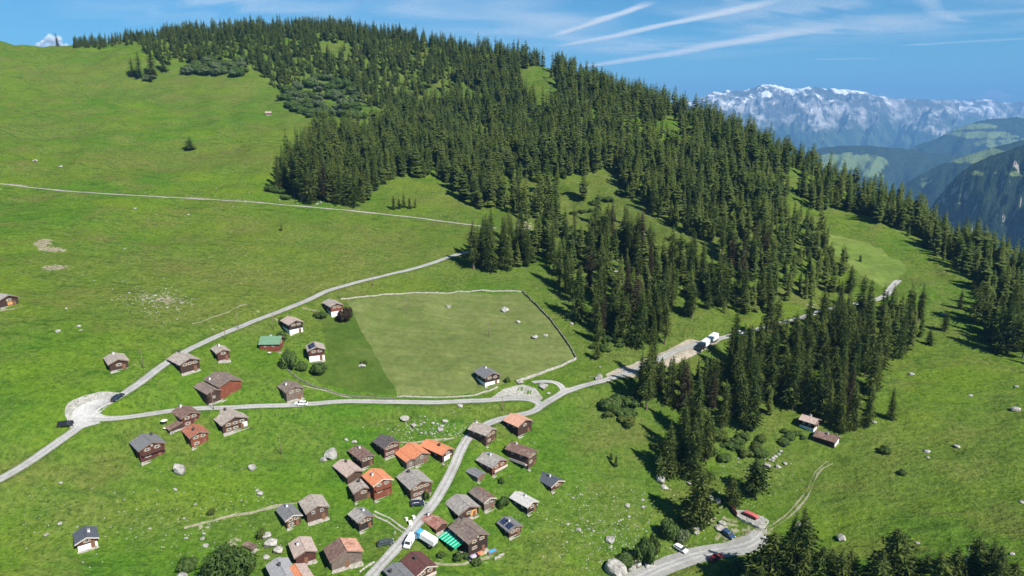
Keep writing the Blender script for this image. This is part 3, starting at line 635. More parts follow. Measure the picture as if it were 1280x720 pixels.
# ------------------------------------------------------------------ foliage materials
def leaf_mat(name, c0, c1, c2, transl=.40):
    m = bpy.data.materials.new(name); m.use_nodes = True; nt = m.node_tree
    for n in list(nt.nodes): nt.nodes.remove(n)
    N = NB(nt); out = N.n('ShaderNodeOutputMaterial'); df = N.n('ShaderNodeBsdfDiffuse'); tl = N.n('ShaderNodeBsdfTranslucent'); mx = N.n('ShaderNodeMixShader')
    oi = N.n('ShaderNodeObjectInfo'); rnd = N.math('FRACT', N.math('ADD', oi.outputs['Random'], N.attr('tint')))
    c = N.mix(N.step(rnd, 0, 1), c0, c1)
    c = N.mix(N.step(N.noise(N.pos(), 1.1, 2, .6), .42, .7), c, c2)
    N.set(df.inputs[0], c); N.set(tl.inputs[0], c); mx.inputs[0].default_value = transl
    nt.links.new(df.outputs[0], mx.inputs[1]); nt.links.new(tl.outputs[0], mx.inputs[2]); nt.links.new(mx.outputs[0], out.inputs[0]); return m
M['needle'] = leaf_mat('spruce_needles', (.046,.080,.020), (.115,.148,.034), (.130,.166,.044))
M['needle_dry'] = leaf_mat('brown_needles', (.075,.058,.035), (.09,.07,.04), (.06,.065,.03))
M['leaf'] = leaf_mat('bush_leaves', (.055,.100,.024), (.080,.130,.034), (.110,.155,.046), .35)
M['leaf_grey'] = leaf_mat('willow_leaves', (.070,.105,.045), (.10,.13,.06), (.125,.155,.08), .2)
M['leaf_dark'] = leaf_mat('purple_leaves', (.045,.030,.024), (.06,.036,.028), (.04,.045,.02), .2)
M['bark'] = simple_mat('bark', (.13,.10,.075), .95, .35, 3, .05)
M['deadwood'] = simple_mat('weathered_deadwood', (.36,.33,.30), .95, .25, 3, .05)

def spruce_crown(seed, H=20., Rr=2.7, levels=44, nbr=8, detail=3, low=.05, narrow=.85, ragged=.3):
    rg = np.random.default_rng(seed); V_ = []; F_ = []
    ph = rg.uniform(0, 6.28, 4); side = rg.uniform(0, 6.28)
    for l in range(levels):
        s = (l + rg.random()*.6)/levels; z = H*(low + (1-low)*s**.93)
        prof = min((1-s)**(narrow*.62), 1.9*(1-s)**.9)*min(1, .62 + s*3.0)
        prof *= 1 + .16*math.sin(s*14+ph[0]) + .10*math.sin(s*31+ph[1])
        if s > .97: prof = .03
        nb = max(4, int(round(nbr*(1-.4*s)))); a0 = rg.random()*6.28
        for k in range(nb):
            if rg.random() < .07: continue
            a = a0 + 6.283*(k + rg.uniform(-.3,.3))/nb; L = Rr*(prof*rg.uniform(1-ragged, 1.15)*(1+.20*math.cos(a-side+s*4)) + .05)
            dr = rg.uniform(.10,.55)*(1-.8*s); w = L*rg.uniform(.30,.50) + .12
            ca, sa = math.cos(a), math.sin(a)
            def P_(r_, side, dz): V_.append((ca*r_ - sa*side, sa*r_ + ca*side, z + dz)); return len(V_)-1
            if detail == 3:
                c0 = P_(0, 0, .12); c1 = P_(.45*L, 0, -.30*dr*L+.10); c2 = P_(.8*L, 0, -.75*dr*L+.04); tip = P_(L, rg.uniform(-.1,.1)*L, -1.05*dr*L+rg.uniform(-.1,.15))
                for sd_ in (-1, 1):
                    e1 = P_(.38*L*rg.uniform(.8,1.2), sd_*w*.75, -.30*dr*L-.12*w-rg.uniform(.0,.18)); e2 = P_(.68*L*rg.uniform(.85,1.15), sd_*w*rg.uniform(.8,1.15), -.75*dr*L-.18*w-rg.uniform(.0,.25)); e3 = P_(.90*L*rg.uniform(.9,1.1), sd_*w*.6, -1.0*dr*L-.15*w-rg.uniform(0,.2))
                    n1 = P_(.55*L, sd_*w*.35, -.55*dr*L-.02); n2 = P_(.80*L, sd_*w*.28, -.85*dr*L-.02)
                    F_ += [(c0, c1, e1), (c1, n1, e2), (c1, c2, n1), (c2, n2, e3), (c2, tip, n2)]
            else:
                c0 = P_(0, 0, .1); c2 = P_(.62*L, 0, -.5*dr*L); tip = P_(L, 0, -1.05*dr*L)
                e1 = P_(.6*L, w*.9, -.6*dr*L-.4*w-rg.uniform(0,.3)); e2 = P_(.55*L, -w*.9, -.6*dr*L-.4*w-rg.uniform(0,.3))
                F_ += [(c0, c2, e1), (c2, tip, e1), (c0, e2, c2), (c2, e2, tip)]
    V_ += [(.12,0,H*.93),(-.08,.1,H*.93),(-.08,-.1,H*.93),(0,0,H*1.0)]; n = len(V_); F_ += [(n-4,n-3,n-1),(n-3,n-2,n-1),(n-2,n-4,n-1)]
    return np.array(V_), np.array(F_)
def trunk_mb(H, r, lean=0, seg=8):
    mb = MB(); rings = 5; V_ = []
    for i in range(rings+1):
        t = i/rings
        for k in range(seg):
            a = 6.283*k/seg; rr = r*(1-t)**.8*(1.25 if i == 0 else 1)+.015; V_.append((rr*math.cos(a)+lean*t*t, rr*math.sin(a), -1.2+(H*.97+1.2)*t))
    mb.add(V_, [(i*seg+k, i*seg+(k+1) % seg, (i+1)*seg+(k+1) % seg, (i+1)*seg+k) for i in range(rings) for k in range(seg)]); return mb
CR = []; TRK = []
for i, (Rr, nar, rag, lv, low) in enumerate([(2.5,.80,.34,50,.03),(2.9,.85,.36,46,.04),(2.2,.72,.34,52,.05),(2.7,.70,.42,44,.10),(3.2,.82,.38,46,.02),(2.4,.9,.30,48,.03),(2.3,.65,.48,40,.14), (3.1,.42,.45,36,.10), (2.6,.34,.5,34,.16), (3.4,.9,.5,38,.05)]):
    v, f = spruce_crown(100+i, 20., Rr, int(lv*.72), 8, 3, low, nar, rag); CR.append(npmesh('crown', v, f)); CR[-1].materials.append(M['needle'])
    TRK.append(trunk_mb(20., .26, rng.uniform(-.1,.1)))
TRM = []
for t in TRK:
    me = pymesh('trunk', t.v, t.f); me.materials.append(M['bark']); TRM.append(me)
LOD = [spruce_crown(200+i, 20., r_, 26, 6, 1, .03, n_, .36) for i, (r_, n_) in enumerate([(2.6,.8),(3.0,.85),(2.2,.72),(2.8,.5),(2.4,.9),(3.2,.4),(2.9,1.0)])]

# ------------------------------------------------------------------ where the trees stand
DENSE = [
 ('top', 6.3, [(92,-60),(92,60),(128,62),(150,56),(176,62),(200,80),(240,84),(262,70),(300,76),(330,97),(346,118),(372,106),(395,95),(440,108),(447,126),(478,140),(500,160),(560,140),(600,60),(600,-60)]),
 ('belt', 6.3, [(600,-60),(600,60),(560,130),(500,150),(470,160),(430,163),(392,168),(352,212),(345,236),(372,250),(400,252),(436,257),(460,255),(473,236),(500,223),(545,222),(566,235),(585,262),(640,262),(650,235),(700,228),(760,240),(790,230),(850,262),(880,228),(950,243),(985,268),(1008,264),(1040,265),(1078,268),(1100,280),(1135,300),(1175,325),(1212,348),(1245,365),(1300,405),(1300,-60)]),
 ('slope', 6.7, [(640,262),(690,340),(703,372),(716,400),(735,425),(745,436),(790,440),(850,428),(885,405),(925,405),(960,396),(1010,380),(1048,366),(1062,345),(1052,325),(1040,305),(1022,282),(985,268),(950,243),(880,228),(850,262),(790,230),(760,240),(700,228)]),
 ('low', 6.0, [(800,478),(800,505),(840,520),(880,505),(905,540),(940,543),(985,520),(1003,515),(1040,532),(1062,545),(1085,533),(1092,520),(1092,490),(1100,468),(1118,450),(1135,452),(1150,425),(1150,398),(1125,382),(1100,385),(1062,388),(1030,398),(1000,410),(960,420),(930,430),(900,440),(880,452),(855,462),(820,472)]),
 ('group', 5.5, [(580,316),(585,328),(600,338),(640,337),(666,335),(672,318),(650,300),(610,300)]),
 ('right', 6.5, [(1212,348),(1232,372),(1226,398),(1236,436),(1260,440),(1300,470),(1300,405),(1245,365)]),
 ('isle', 5.5, [(822,575),(808,592),(828,600),(850,610),(868,600),(884,590),(892,560),(870,540),(840,545)]),
]
GAPS = [([(650,88),(690,80),(700,112),(690,130),(655,128)],.05),([(775,150),(812,148),(868,165),(866,190),(800,186),(780,190)],.12),([(690,228),(762,214),(800,262),(870,300),(912,335),(900,352),(840,322),(785,290),(720,300),(690,262)],.06),
 ([(588,70),(602,70),(602,90),(590,90)],.2),([(396,52),(440,58),(440,78),(400,72)],.1),([(885,340),(935,350),(945,378),(890,375)],.7),([(968,218),(1012,224),(1012,262),(985,262)],.15),([(516,38),(545,36),(545,56),(520,54)],.2),
 ([(640,225),(670,222),(668,262),(635,262)],.35),([(528,105),(560,100),(570,125),(530,125)],.3),([(560,120),(640,118),(640,190),(600,195),(560,150)],.6),([(862,290),(930,262),(960,300),(900,330)],.85),
 ([(650,278),(690,272),(690,292),(655,298)],.0),([(840,405),(900,395),(905,445),(840,455)],.0),([(920,398),(1110,350),(1110,378),(920,425)],.6),([(1000,402),(1030,395),(1050,412),(1010,420)],.3),([(752,440),(805,455),(800,475),(752,480)],.1),([(995,250),(1008,250),(1010,275),(1000,275)],0),([(345,118),(372,106),(400,98),(440,110),(447,128),(420,125),(380,122)],.45)]
def poisson(x0, x1, y0, y1, r_, seed):
    rg = np.random.default_rng(seed); xs = np.arange(x0, x1, r_); ys = np.arange(y0, y1, r_)
    X, Y = np.meshgrid(xs, ys); X = X + (np.arange(len(ys)) % 2)[:, None]*r_*.5
    return (X + rg.uniform(-.38,.38,X.shape)*r_).ravel(), (Y + rg.uniform(-.38,.38,X.shape)*r_).ravel()
CREST_PX = np.array([(c[0], c[1]) for c in CREST])
trees = []   # x, y, z, height, scale of the width, px, py, zone
for zi, (zn, sp, pp) in enumerate(DENSE):
    X, Y = poisson(-640, 760, 140, 1100, sp, 40+zi); Z = Hgt(X, Y); PX, PY = project(X, Y, Z)
    # trees past the crest still show their tops: keep a band of them
    ok = in_poly(PX, PY, pp)
    crx = np.interp(PX, CREST_PX[:,0], CREST_PX[:,1]); cy_ = np.array([np.interp(px_, CREST_PX[:,0], [c[2] for c in CREST]) for px_ in PX])*(F*CP-(crx-360)*SP)
    ok &= (Y < cy_ + 28) & (PX > -40) & (PX < 1330)
    pr = np.ones(len(X))
    for g, k in GAPS: pr[in_poly(PX, PY, g)] *= k
    clump = fbm(X, Y, 26, 3, 60+zi)
    pr *= np.clip(1.0 + clump*{'slope': .9, 'belt': 1.5, 'low': .3, 'top': 1.0}.get(zn, .5), .04, 1)
    ok &= rng.random(len(X)) < pr
    for x, y, z, px, py in zip(X[ok], Y[ok], Z[ok], PX[ok], PY[ok]):
        if zn == 'top': h = rng.uniform(10, 20) if px > 200 else rng.uniform(8, 15)
        elif zn == 'belt': h = rng.uniform(16, 26) if py > 60 else rng.uniform(13, 20)
        elif zn == 'right': h = rng.uniform(17, 24)
        elif zn == 'isle': h = rng.uniform(20, 26)
        elif zn == 'group': h = rng.uniform(17, 23)
        elif zn == 'low': h = rng.uniform(17, 25)
        else: h = rng.uniform(14, 27)
        h *= rng.uniform(.82, 1.08)
        if rng.random() < .20: h *= rng.uniform(.35, .75)
        t_ = y/(F*CP-(py-360)*SP)
        if zn == 'low' and px > 1050 and py < 440: h *= .78
        if zn == 'slope' and px > 975: h *= .72
        if zn == 'low' and 812 < px < 904: h = min(h, (py-447)*t_/.9)
        if h < 4: continue
        trees.append([x, y, z, h, rng.uniform(.85, 1.15), px, py, zn])
# single trees read off one by one: base px, base py, height in px, width factor, label
SOLO = [(870,660,84,1.95,'big dark spruce standing alone above the road, its long shadow on the pasture'),(943,622,52,2.1,'broad spruce beside the stream bed above the gravel terrace'),(915,632,38,2.0,'short wide spruce beside the retaining wall by the terrace'),
 (238,187,15,3.3,'lone squat dark conifer on the open upper slope'),(1181,414,25,1.7,'small round conifer on the right meadow beside a larger group'),(1161,431,19,1.8,'smallest dark conifer standing alone on the right meadow'),
 (1113,524,40,1.3,'lone pointed spruce just outside the lower edge of the wood'),(1075,327,9,1.6,'tiny lone conifer on the far meadow'),(1061,366,34,1.5,'spruce at the lower corner of the far meadow'),
 (1244,440,60,1.35,'tall spruce at the corner of the right hand wood'),(1258,443,64,1.2,'tallest spruce at the right edge of the frame'),(1218,404,50,1.3,'dark spruce leaning out over the right meadow'),(1228,402,46,1.2,'spruce close behind the leaning one on the right meadow'),(1199,386,24,1.5,'short spruce on the left of the right hand group'),(1217,362,24,1.4,'single spruce above the right hand group'),
 (746,449,22,1.5,'small dark spruce between the field corner and the lane'),(808,512,78,1.0,'tall narrow spruce rising beside the lane where it enters the wood'),(815,478,72,1.0,'tall spruce at the bend of the lane in the wood'),(800,500,60,1.0,'dark spruce left of the tall narrow one by the lane'),
 (770,583,15,1.3,'young thin spruce on the pasture below the lane'),(764,575,10,1.4,'sapling spruce beside the young thin one'),(1050,540,48,1.2,'dark spruce behind the long low barn'),(990,512,70,1.1,'spruce left of the small stone ended barn'),(1005,515,64,1.0,'spruce directly behind the small stone ended barn'),
 (72,58,15,1.6,'lone dark tree on the left skyline beside the cloud'),(60,58,7,2.2,'low bush like tree left of the lone skyline tree'),(15,46,5,3,'flat wind bent bush on the far left skyline'),(24,48,4,3,'tiny shrub on the far left skyline'),(35,52,5,2,'pale small tree on the far left skyline'),
 (175,98,30,1.7,'broad dark spruce at the tip of the hilltop wood'),(166,96,22,1.8,'squat spruce at the outer tip of the hilltop wood'),(190,96,34,1.4,'pointed spruce at the tip of the hilltop wood'),(189,103,10,1.6,'small brown spruce at the foot of the hilltop wood'),(205,90,30,1.3,'spruce just behind the tip of the hilltop wood'),
 (348,240,42,1.3,'outermost spruce at the left end of the middle wood'),(390,254,84,1.05,'very tall spruce by the upper road, left of the gap'),(378,252,78,1.0,'tall spruce second from the gap by the upper road'),(368,245,64,1.0,'spruce inside the left end of the middle wood'),(425,255,56,1.2,'dark spruce right of the gap by the upper road'),(443,258,60,1.1,'spruce on the lower edge beside the upper road'),(466,238,50,1.1,'spruce where the wood steps back from the upper road'),
 (492,262,17,1.3,'small spruce left of the rock outcrop above the upper road'),(499,261,14,1.3,'bushy little spruce on the rock outcrop above the upper road'),(505,260,19,1.1,'thin little spruce on the rock outcrop above the upper road'),(512,261,15,1.2,'young spruce right of the rock outcrop'),(519,260,12,1.1,'smallest young spruce right of the rock outcrop'),
 (592,336,58,1.3,'wide dark spruce at the left end of the clump between the two lanes'),(612,338,64,1.1,'tall spruce at the front of the clump between the two lanes'),(632,338,66,1.1,'narrow spruce in the clump between the two lanes'),
 (352,289,9,1.4,'tiny spruce on the slope below the upper road'),(238,640,1,1,None),
 # foot of the picture, rooted below the frame
 (962,748,88,2.03,'broad spruce in front at the bottom, right of the road'),(1010,742,62,1.62,'slim spruce at the bottom edge below the track'),(990,740,58,1.76,'dark spruce at the bottom edge beside the road'),(1034,745,62,1.76,'spruce at the bottom edge with a pale top'),(1056,748,66,2.03,'bushy dark spruce at the bottom edge, shading the grass'),(1110,752,98,2.09,'tall broad spruce at the bottom edge reaching up the meadow'),(1150,750,60,1.76,'smaller spruce right of the tall broad one at the bottom edge'),
 (1186,752,74,1.89,'dark full spruce left of the dead one at the bottom edge'),(1212,752,86,1.76,'green spruce right of the dead one at the bottom edge'),(1228,750,80,1.69,'rounded spruce in the right bottom clump'),(1262,750,52,1.89,'low spruce at the bottom right'),(1285,752,50,1.89,'spruce cut by the right frame edge at the bottom'),(930,756,52,1.62,'low spruce by the road at the bottom edge'),(1078,755,58,1.62,'spruce between two broad ones at the bottom edge'),(1246,756,64,1.62,'spruce deep in the right bottom clump'),(1130,760,62,1.62,'spruce low at the bottom edge, left of the shaded clump'),(975,752,84,1.7,'leafy topped spruce between the road and the track at the bottom edge'),(1000,760,80,1.7,'bushy spruce behind the slim one at the bottom edge'),(1022,762,84,1.7,'pale green spruce at the bottom edge right of the slim one'),(1045,766,84,1.6,'green spruce at the bottom edge in front of the shaded grass'),(1092,768,86,1.7,'full spruce at the bottom edge left of the tall broad one'),(1166,768,84,1.7,'full spruce between the smaller and the dark ones at the bottom edge'),(1236,768,92,1.7,'dense spruce low in the right bottom clump'),(945,764,62,1.6,'short spruce at the bottom of the road')]
solo = []
for (px, py, hp, wf, lb) in SOLO:
    if lb is None: continue
    try: x, y = cast(px, py)
    except ValueError: continue
    t = y/(F*CP-(py-360)*SP); h = hp*t/.93
    solo.append((x, y, hz(x, y), h, wf, px, py, lb))
sx_, sy_ = np.array([s[0] for s in solo]), np.array([s[1] for s in solo])
trees = [t for t in trees if np.min(np.hypot(sx_-t[0], sy_-t[1])) > 3.6]
# keep the trees off the roads and lots
TX_, TY_ = np.array([t[0] for t in trees]), np.array([t[1] for t in trees])
keep = Hgt(TX_, TY_, DR) > 2.2
for k, pw in LOTW.items(): keep &= ~in_poly(TX_, TY_, pw)
trees = [t for t, k in zip(trees, keep) if k]
def tree_obj(x, y, z, h, wf, label, group=None, v=None, name='spruce_tree', cat='tree'):
    v = random.randrange(len(CR)) if v is None else v
    e = empty(name, (x, y, z), random.uniform(0, 6.28)); e.rotation_euler.x = random.gauss(0, .015); e.rotation_euler.y = random.gauss(0, .015)
    s = h/20.; e.scale = (s*wf*1.18, s*wf*1.18, s)
    tag(e, label, cat, group)
    link('trunk', TRM[v], parent=e); c_ = link('crown', CR[v], parent=e)
    if group and random.random() < .06: c_.material_slots[0].link = 'OBJECT'; c_.material_slots[0].material = M['needle_dry']
    return e
for (x, y, z, h, wf, px, py, lb) in solo: tree_obj(x, y, z, h, wf, lb)
sp0 = spot(900, 704)
for k, (dx, dy, h) in enumerate([(14,-14,25),(17,-13,26),(13,-17,23),(16,-18,26)]):
    tree_obj(sp0.x+dx, sp0.y+dy, hz(sp0.x+dx, sp0.y+dy), h, 1.15, 'spruce at the bottom edge throwing its shade over the road', 'spruces shading the bottom road')
# the largest ones of the woods get an object each, the rest are one mass
def app(t): return t[3]*F/math.hypot(t[0], t[1]) + (6 if t[7] in ('low', 'isle', 'group') else 0)
trees.sort(key=app, reverse=True)
NIND = 235
def region(px, py, zn):
    if zn == 'isle': return ('tall dark spruce packed in the clump left of the lone big spruce', 'spruces of the clump above the bottom road')
    if zn == 'group': return ('dark spruce within the clump where the climbing lane ends', 'spruces of the clump between the lanes')
    if zn == 'right': return ('spruce in the wood filling the right edge beside the meadow', 'spruces of the right edge wood')
    if zn == 'low':
        if px > 1062: return ('tall spruce in the dense block beside the right meadow', 'spruces beside the right meadow')
        if px > 985: return ('slender spruce in the dense wood above the two right barns', 'spruces above the right barns')
        if px > 900: return ('spruce in the dense wood below the white lorry', 'spruces below the lorry')
        return ('spruce in the dark wood between the lane and the clump above the bottom road', 'spruces below the forest lane')
    if zn == 'slope':
        if py > 350 and px < 830: return ('tall spruce on the grassy slope right of the mown field', 'spruces right of the mown field')
        if py > 350: return ('spruce on the grassy slope just above the forest lane', 'spruces above the forest lane')
        if px < 780: return ('scattered spruce on the open slope right of the upper road end', 'spruces past the upper road end')
        return ('scattered spruce on the broken slope left of the far meadow', 'spruces left of the far meadow')
    return None
ind = 0; rest = []
for t in trees:
    r_ = region(t[5], t[6], t[7])
    vis = 0 < t[5] < 1280
    if r_ and ind < NIND and vis:
        tree_obj(t[0], t[1], t[2], t[3], t[4]*1.05, r_[0], r_[1]); ind += 1
    elif t[7] == 'belt' and ind < NIND and vis and t[6] > 215:
        if t[5] < 480: r_ = ('tall spruce standing in the left end of the middle wood above the upper road', 'spruces of the middle wood, left end')
        elif t[5] < 700: r_ = ('spruce on the lower rim of the middle wood, above the end of the upper road', 'spruces of the middle wood rim')
        else: r_ = ('spruce on the rim of the big wood bordering the far meadow', 'spruces bordering the far meadow')
        tree_obj(t[0], t[1], t[2], t[3], t[4]*1.05, *r_); ind += 1
    else: rest.append(t)
print('TREES individual', ind, 'mass', len(rest), 'solo', len(solo))
VV = []; FF = []; TT = []; bs = 0
for t in rest:
    v, f = LOD[rng.integers(len(LOD))]; a = rng.uniform(0, 6.28); s = t[3]/20.; sw = s*t[4]*1.24
    ca, sa = math.cos(a)*sw, math.sin(a)*sw
    w_ = np.stack([v[:,0]*ca - v[:,1]*sa + t[0], v[:,0]*sa + v[:,1]*ca + t[1], v[:,2]*s + t[2]], 1)
    VV.append(w_); FF.append(f+bs); TT.append(np.full(len(w_), rng.random(), np.float32)); bs += len(w_)
me = npmesh('forest', np.concatenate(VV), np.concatenate(FF)); me.materials.append(M['needle'])
at = me.attributes.new('tint', 'FLOAT', 'POINT'); at.data.foreach_set('value', np.concatenate(TT))
tag(link('forest', me), 'dense dark spruce forest covering the ridge', 'forest', kind='stuff')
# bare trunks of the mass, thin but seen in the gaps
tv = []; tf = []; bs = 0
for t in rest[:900]:
    for k in range(5):
        a = 1.2566*k; tv += [(t[0]+.22*math.cos(a), t[1]+.22*math.sin(a), t[2]-1), (t[0]+.05*math.cos(a), t[1]+.05*math.sin(a), t[2]+t[3]*.6)]
    tf += [(bs+2*k, bs+2*((k+1) % 5), bs+2*((k+1) % 5)+1, bs+2*k+1) for k in range(5)]; bs += 10
tag(link('forest_trunks', npmesh('forest_trunks', np.array(tv), np.array(tf)), M['bark']), 'bark brown trunks inside the ridge forest', 'forest', kind='stuff')
# dead spruce with a bleached stem
x, y = cast(1199, 752); e = empty('dead_tree', (x, y, hz(x, y))); tag(e, 'dead spruce with a bleached bare stem in the right bottom clump', 'tree')
H_ = 80*mpp(1199,752)/.93
tm = trunk_mb(H_, .22); tm.build('trunk', M['deadwood'], e, smooth=True)
bmx = MB()
for k in range(46):
    a = random.uniform(0, 6.28); z0 = random.uniform(.25, .97)*H_; L = (1.1-z0/H_)*2.6*random.uniform(.6,1.1)
    n = len(bmx.v); d_ = Vector((math.cos(a), math.sin(a), 0)); sdv = Vector((-d_.y, d_.x, 0))*.035; p0 = Vector((0,0,z0)); p1 = d_*L+Vector((0,0,z0-.25*L))
    bmx.add([tuple(p0+sdv), tuple(p0-sdv), tuple(p0+Vector((0,0,.07))), tuple(p1)], [(0,1,3),(1,2,3),(2,0,3)])
bmx.build('branches', M['deadwood'], e)

# ------------------------------------------------------------------ bushes
def bush_mesh(seed, mat, n=1500, lobes=9, leaf=.13):
    rg = np.random.default_rng(seed); V_ = []; F_ = []
    C_ = [(rg.uniform(-.55,.55), rg.uniform(-.55,.55), rg.uniform(.3,.85), rg.uniform(.28,.5)) for _ in range(lobes)]
    for i in range(n):
        cx_, cy_, cz_, r_ = C_[rg.integers(lobes)]; d_ = rg.normal(size=3); d_ /= np.linalg.norm(d_); p_ = np.array([cx_, cy_, cz_]) + d_*r_*rg.uniform(.75, 1.08)
        if p_[2] < .02: p_[2] = rg.uniform(.02, .2)
        a = rg.normal(size=3); a -= a.dot(d_)*d_*.6; a /= np.linalg.norm(a); b_ = np.cross(d_, a); l = leaf*rg.uniform(.6, 1.3); k = len(V_)
        V_ += [p_-a*l, p_-b_*l*.6, p_+a*l, p_+b_*l*.6]; F_.append((k, k+1, k+2, k+3))
    me = npmesh('foliage', np.array(V_), np.array(F_)); me.materials.append(mat); return me
def stems_mesh(seed):
    mb = MB(); rg = random.Random(seed)
    for k in range(5):
        a = rg.uniform(0, 6.28); d_ = Vector((math.cos(a)*.35, math.sin(a)*.35, .75)); sdv = Vector((-d_.y, d_.x, 0)).normalized()*.03
        mb.add([tuple(Vector((0,0,-.2))+sdv), tuple(Vector((0,0,-.2))-sdv), tuple(Vector((.03,.03,-.2))), tuple(d_)], [(0,1,3),(1,2,3),(2,0,3)])
    me = pymesh('stem', mb.v, mb.f); me.materials.append(M['bark']); return me
BM_ = {'g': [bush_mesh(i, M['leaf']) for i in (1,2,3)], 'w': [bush_mesh(i, M['leaf_grey'], 900) for i in (4,5)], 'p': [bush_mesh(6, M['leaf_dark'])], 'd': [bush_mesh(i, M['needle'], 1300) for i in (7,8)], 'big': [bush_mesh(9, M['leaf'], 6000, 22, .06)]}
ST_ = stems_mesh(3)
def bush(px, py, wpx, hpx, kind, label, group=None, cat='bush', name='bush'):
    try: x, y = cast(px, py)
    except ValueError: return
    t = y/(F*CP-(py-360)*SP); e = empty(name, (x, y, hz(x, y)-.05), random.uniform(0, 6.28)); wd = wpx*t/1.75; e.scale = (wd, wd, hpx*t/1.1)
    tag(e, label, cat, group); link('foliage', random.choice(BM_[kind]), parent=e); link('stem', ST_, parent=e); return e
for q in [(292,726,62,46,'big','big leafy tree crown filling the bottom edge left of the grey roofed house'),(234,712,24,14,'g','bright green bush left of the big leafy crown at the bottom'),(264,643,9,8,'d','small dark bush beside a white stone near the footpath'),
 (430,402,17,17,'p','round purple brown bush in front of the red chalet'),(403,398,12,9,'g','dark green bush left of the purple one, by the red chalet'),(395,395,8,6,'d','smaller bush farthest left by the red chalet'),(352,426,14,12,'g','bush at the right end of the green roof'),
 (362,462,20,24,'g','tall leafy tree right of the green roofed chalet'),(377,463,14,11,'g','low bush right of the tall leafy tree'),(398,467,22,14,'g','wide bush in front of the chalet with the solar roof'),(352,404,7,8,'d','small dark bush behind the white based chalet'),
 (455,457,8,7,'d','little bush beside a flat rock in the dark meadow'),(634,478,7,7,'g','small shrub right of the lone chalet below the field'),(827,670,8,8,'g','low shrub on the left of the road bushes'),
 (836,672,22,24,'g','rounded leafy bush uphill of the white car'),(856,676,22,14,'w','grey green willow bush beside the white post'),(806,706,26,34,'g','tall dark bush beside the boulders at the bottom'),(815,690,18,24,'d','dark pointed bush behind the tall one at the bottom'),(782,706,24,14,'g','low spreading bush behind the biggest boulder'),
 (1106,566,14,8,'g','low shrub on the right meadow nearer the barn'),(1127,593,10,6,'g','low shrub farther down the right meadow'),(630,634,14,14,'g','garden tree between the brown roof and the solar roof'),(627,604,7,7,'g','small shrub below the long brown house'),(533,624,8,12,'d','climbing shrub at the corner of the wide grey house'),
 (552,697,10,8,'g','garden bush right of the white lorry box'),(572,700,14,10,'g','hedge like bush below the green canopy'),(581,698,10,8,'g','garden bush beside the stone steps of the dark chalet'),(326,672,12,12,'d','dark bush beside the pale rocks left of the stone barns'),(350,700,1,1,None,None),
 (372,703,10,12,'g','bush at the corner of the tan roofed barn'),(596,706,14,8,'g','shrub on the path below the dark chalet'),(930,716,30,12,'g','low bush on the bank of the bottom road'),(912,720,24,14,'g','shaded bush beneath the spruces by the bottom road'),
 (1040,742,24,14,'g','bright shrub at the foot of the bottom spruces')]:
    if q[5]: bush(*q)
def bush_fill(poly, n, smin, smax, kinds, label, group, seed):
    rg = random.Random(seed); xs = [p_[0] for p_ in poly]; ys = [p_[1] for p_ in poly]; k = 0
    while k < n:
        px, py = rg.uniform(min(xs), max(xs)), rg.uniform(min(ys), max(ys))
        if not in_poly(np.array([px]), np.array([py]), poly)[0]: continue
        s_ = rg.uniform(smin, smax); k += 1
        x, y = (cast_many([(px, py)])[0] or (0, 0))
        if y == 0 or Hgt(x, y, DR) < 1.5: continue
        bush(px, py, s_*1.9, s_*.8, rg.choice(kinds), label, group)
bush_fill([(225,94),(240,84),(262,72),(300,78),(312,94),(290,96),(255,94)], 60, 6, 10, 'gwg', 'grey green alder shrub below the hilltop wood', 'alder shrubs below the hilltop wood', 1)
bush_fill([(345,118),(372,106),(400,98),(440,106),(460,150),(430,146),(395,150),(370,140)], 80, 6, 11, 'ggw', 'alder shrub on the bank at the right end of the upper meadow', 'alder shrubs by the upper meadow', 2)
bush_fill([(180,98),(200,98),(198,104),(184,104)], 3, 5, 7, 'w', 'pale shrub at the tip of the hilltop wood', 'pale shrubs at the hilltop wood tip', 3)
bush_fill([(336,238),(350,238),(362,250),(345,252)], 5, 6, 10, 'g', 'bright shrub at the left foot of the middle wood', 'shrubs at the foot of the middle wood', 4)
bush_fill([(755,500),(790,500),(800,530),(770,540),(756,520)], 12, 7, 14, 'ggd', 'young shrub on the bank below the lane bend', 'shrubs below the lane bend', 5)
bush_fill([(895,545),(965,548),(950,570),(905,580),(890,560)], 14, 6, 11, 'ggd', 'shrub on the slope above the white stone row', 'shrubs above the white stone row', 6)
bush_fill([(690,240),(760,225),(870,305),(905,345),(890,370),(760,400),(705,330)], 60, 4, 9, 'gdd', 'low shrub among the scattered spruces', 'low shrubs on the open forest slope', 7)
bush_fill([(735,410),(790,425),(790,445),(735,440)], 9, 6, 10, 'gg', 'leafy shrub beside the field corner', 'leafy shrubs beside the field corner', 8)
bush_fill([(970,535),(1005,540),(1030,548),(975,556)], 6, 5, 9, 'gg', 'shrub in front of the two right barns', 'shrubs at the right barns', 9)
bush_fill([(820,520),(900,545),(885,600),(815,590)], 10, 7, 12, 'ggd', 'shrub under the clump left of the lone big spruce', 'shrubs under the spruce clump', 10)
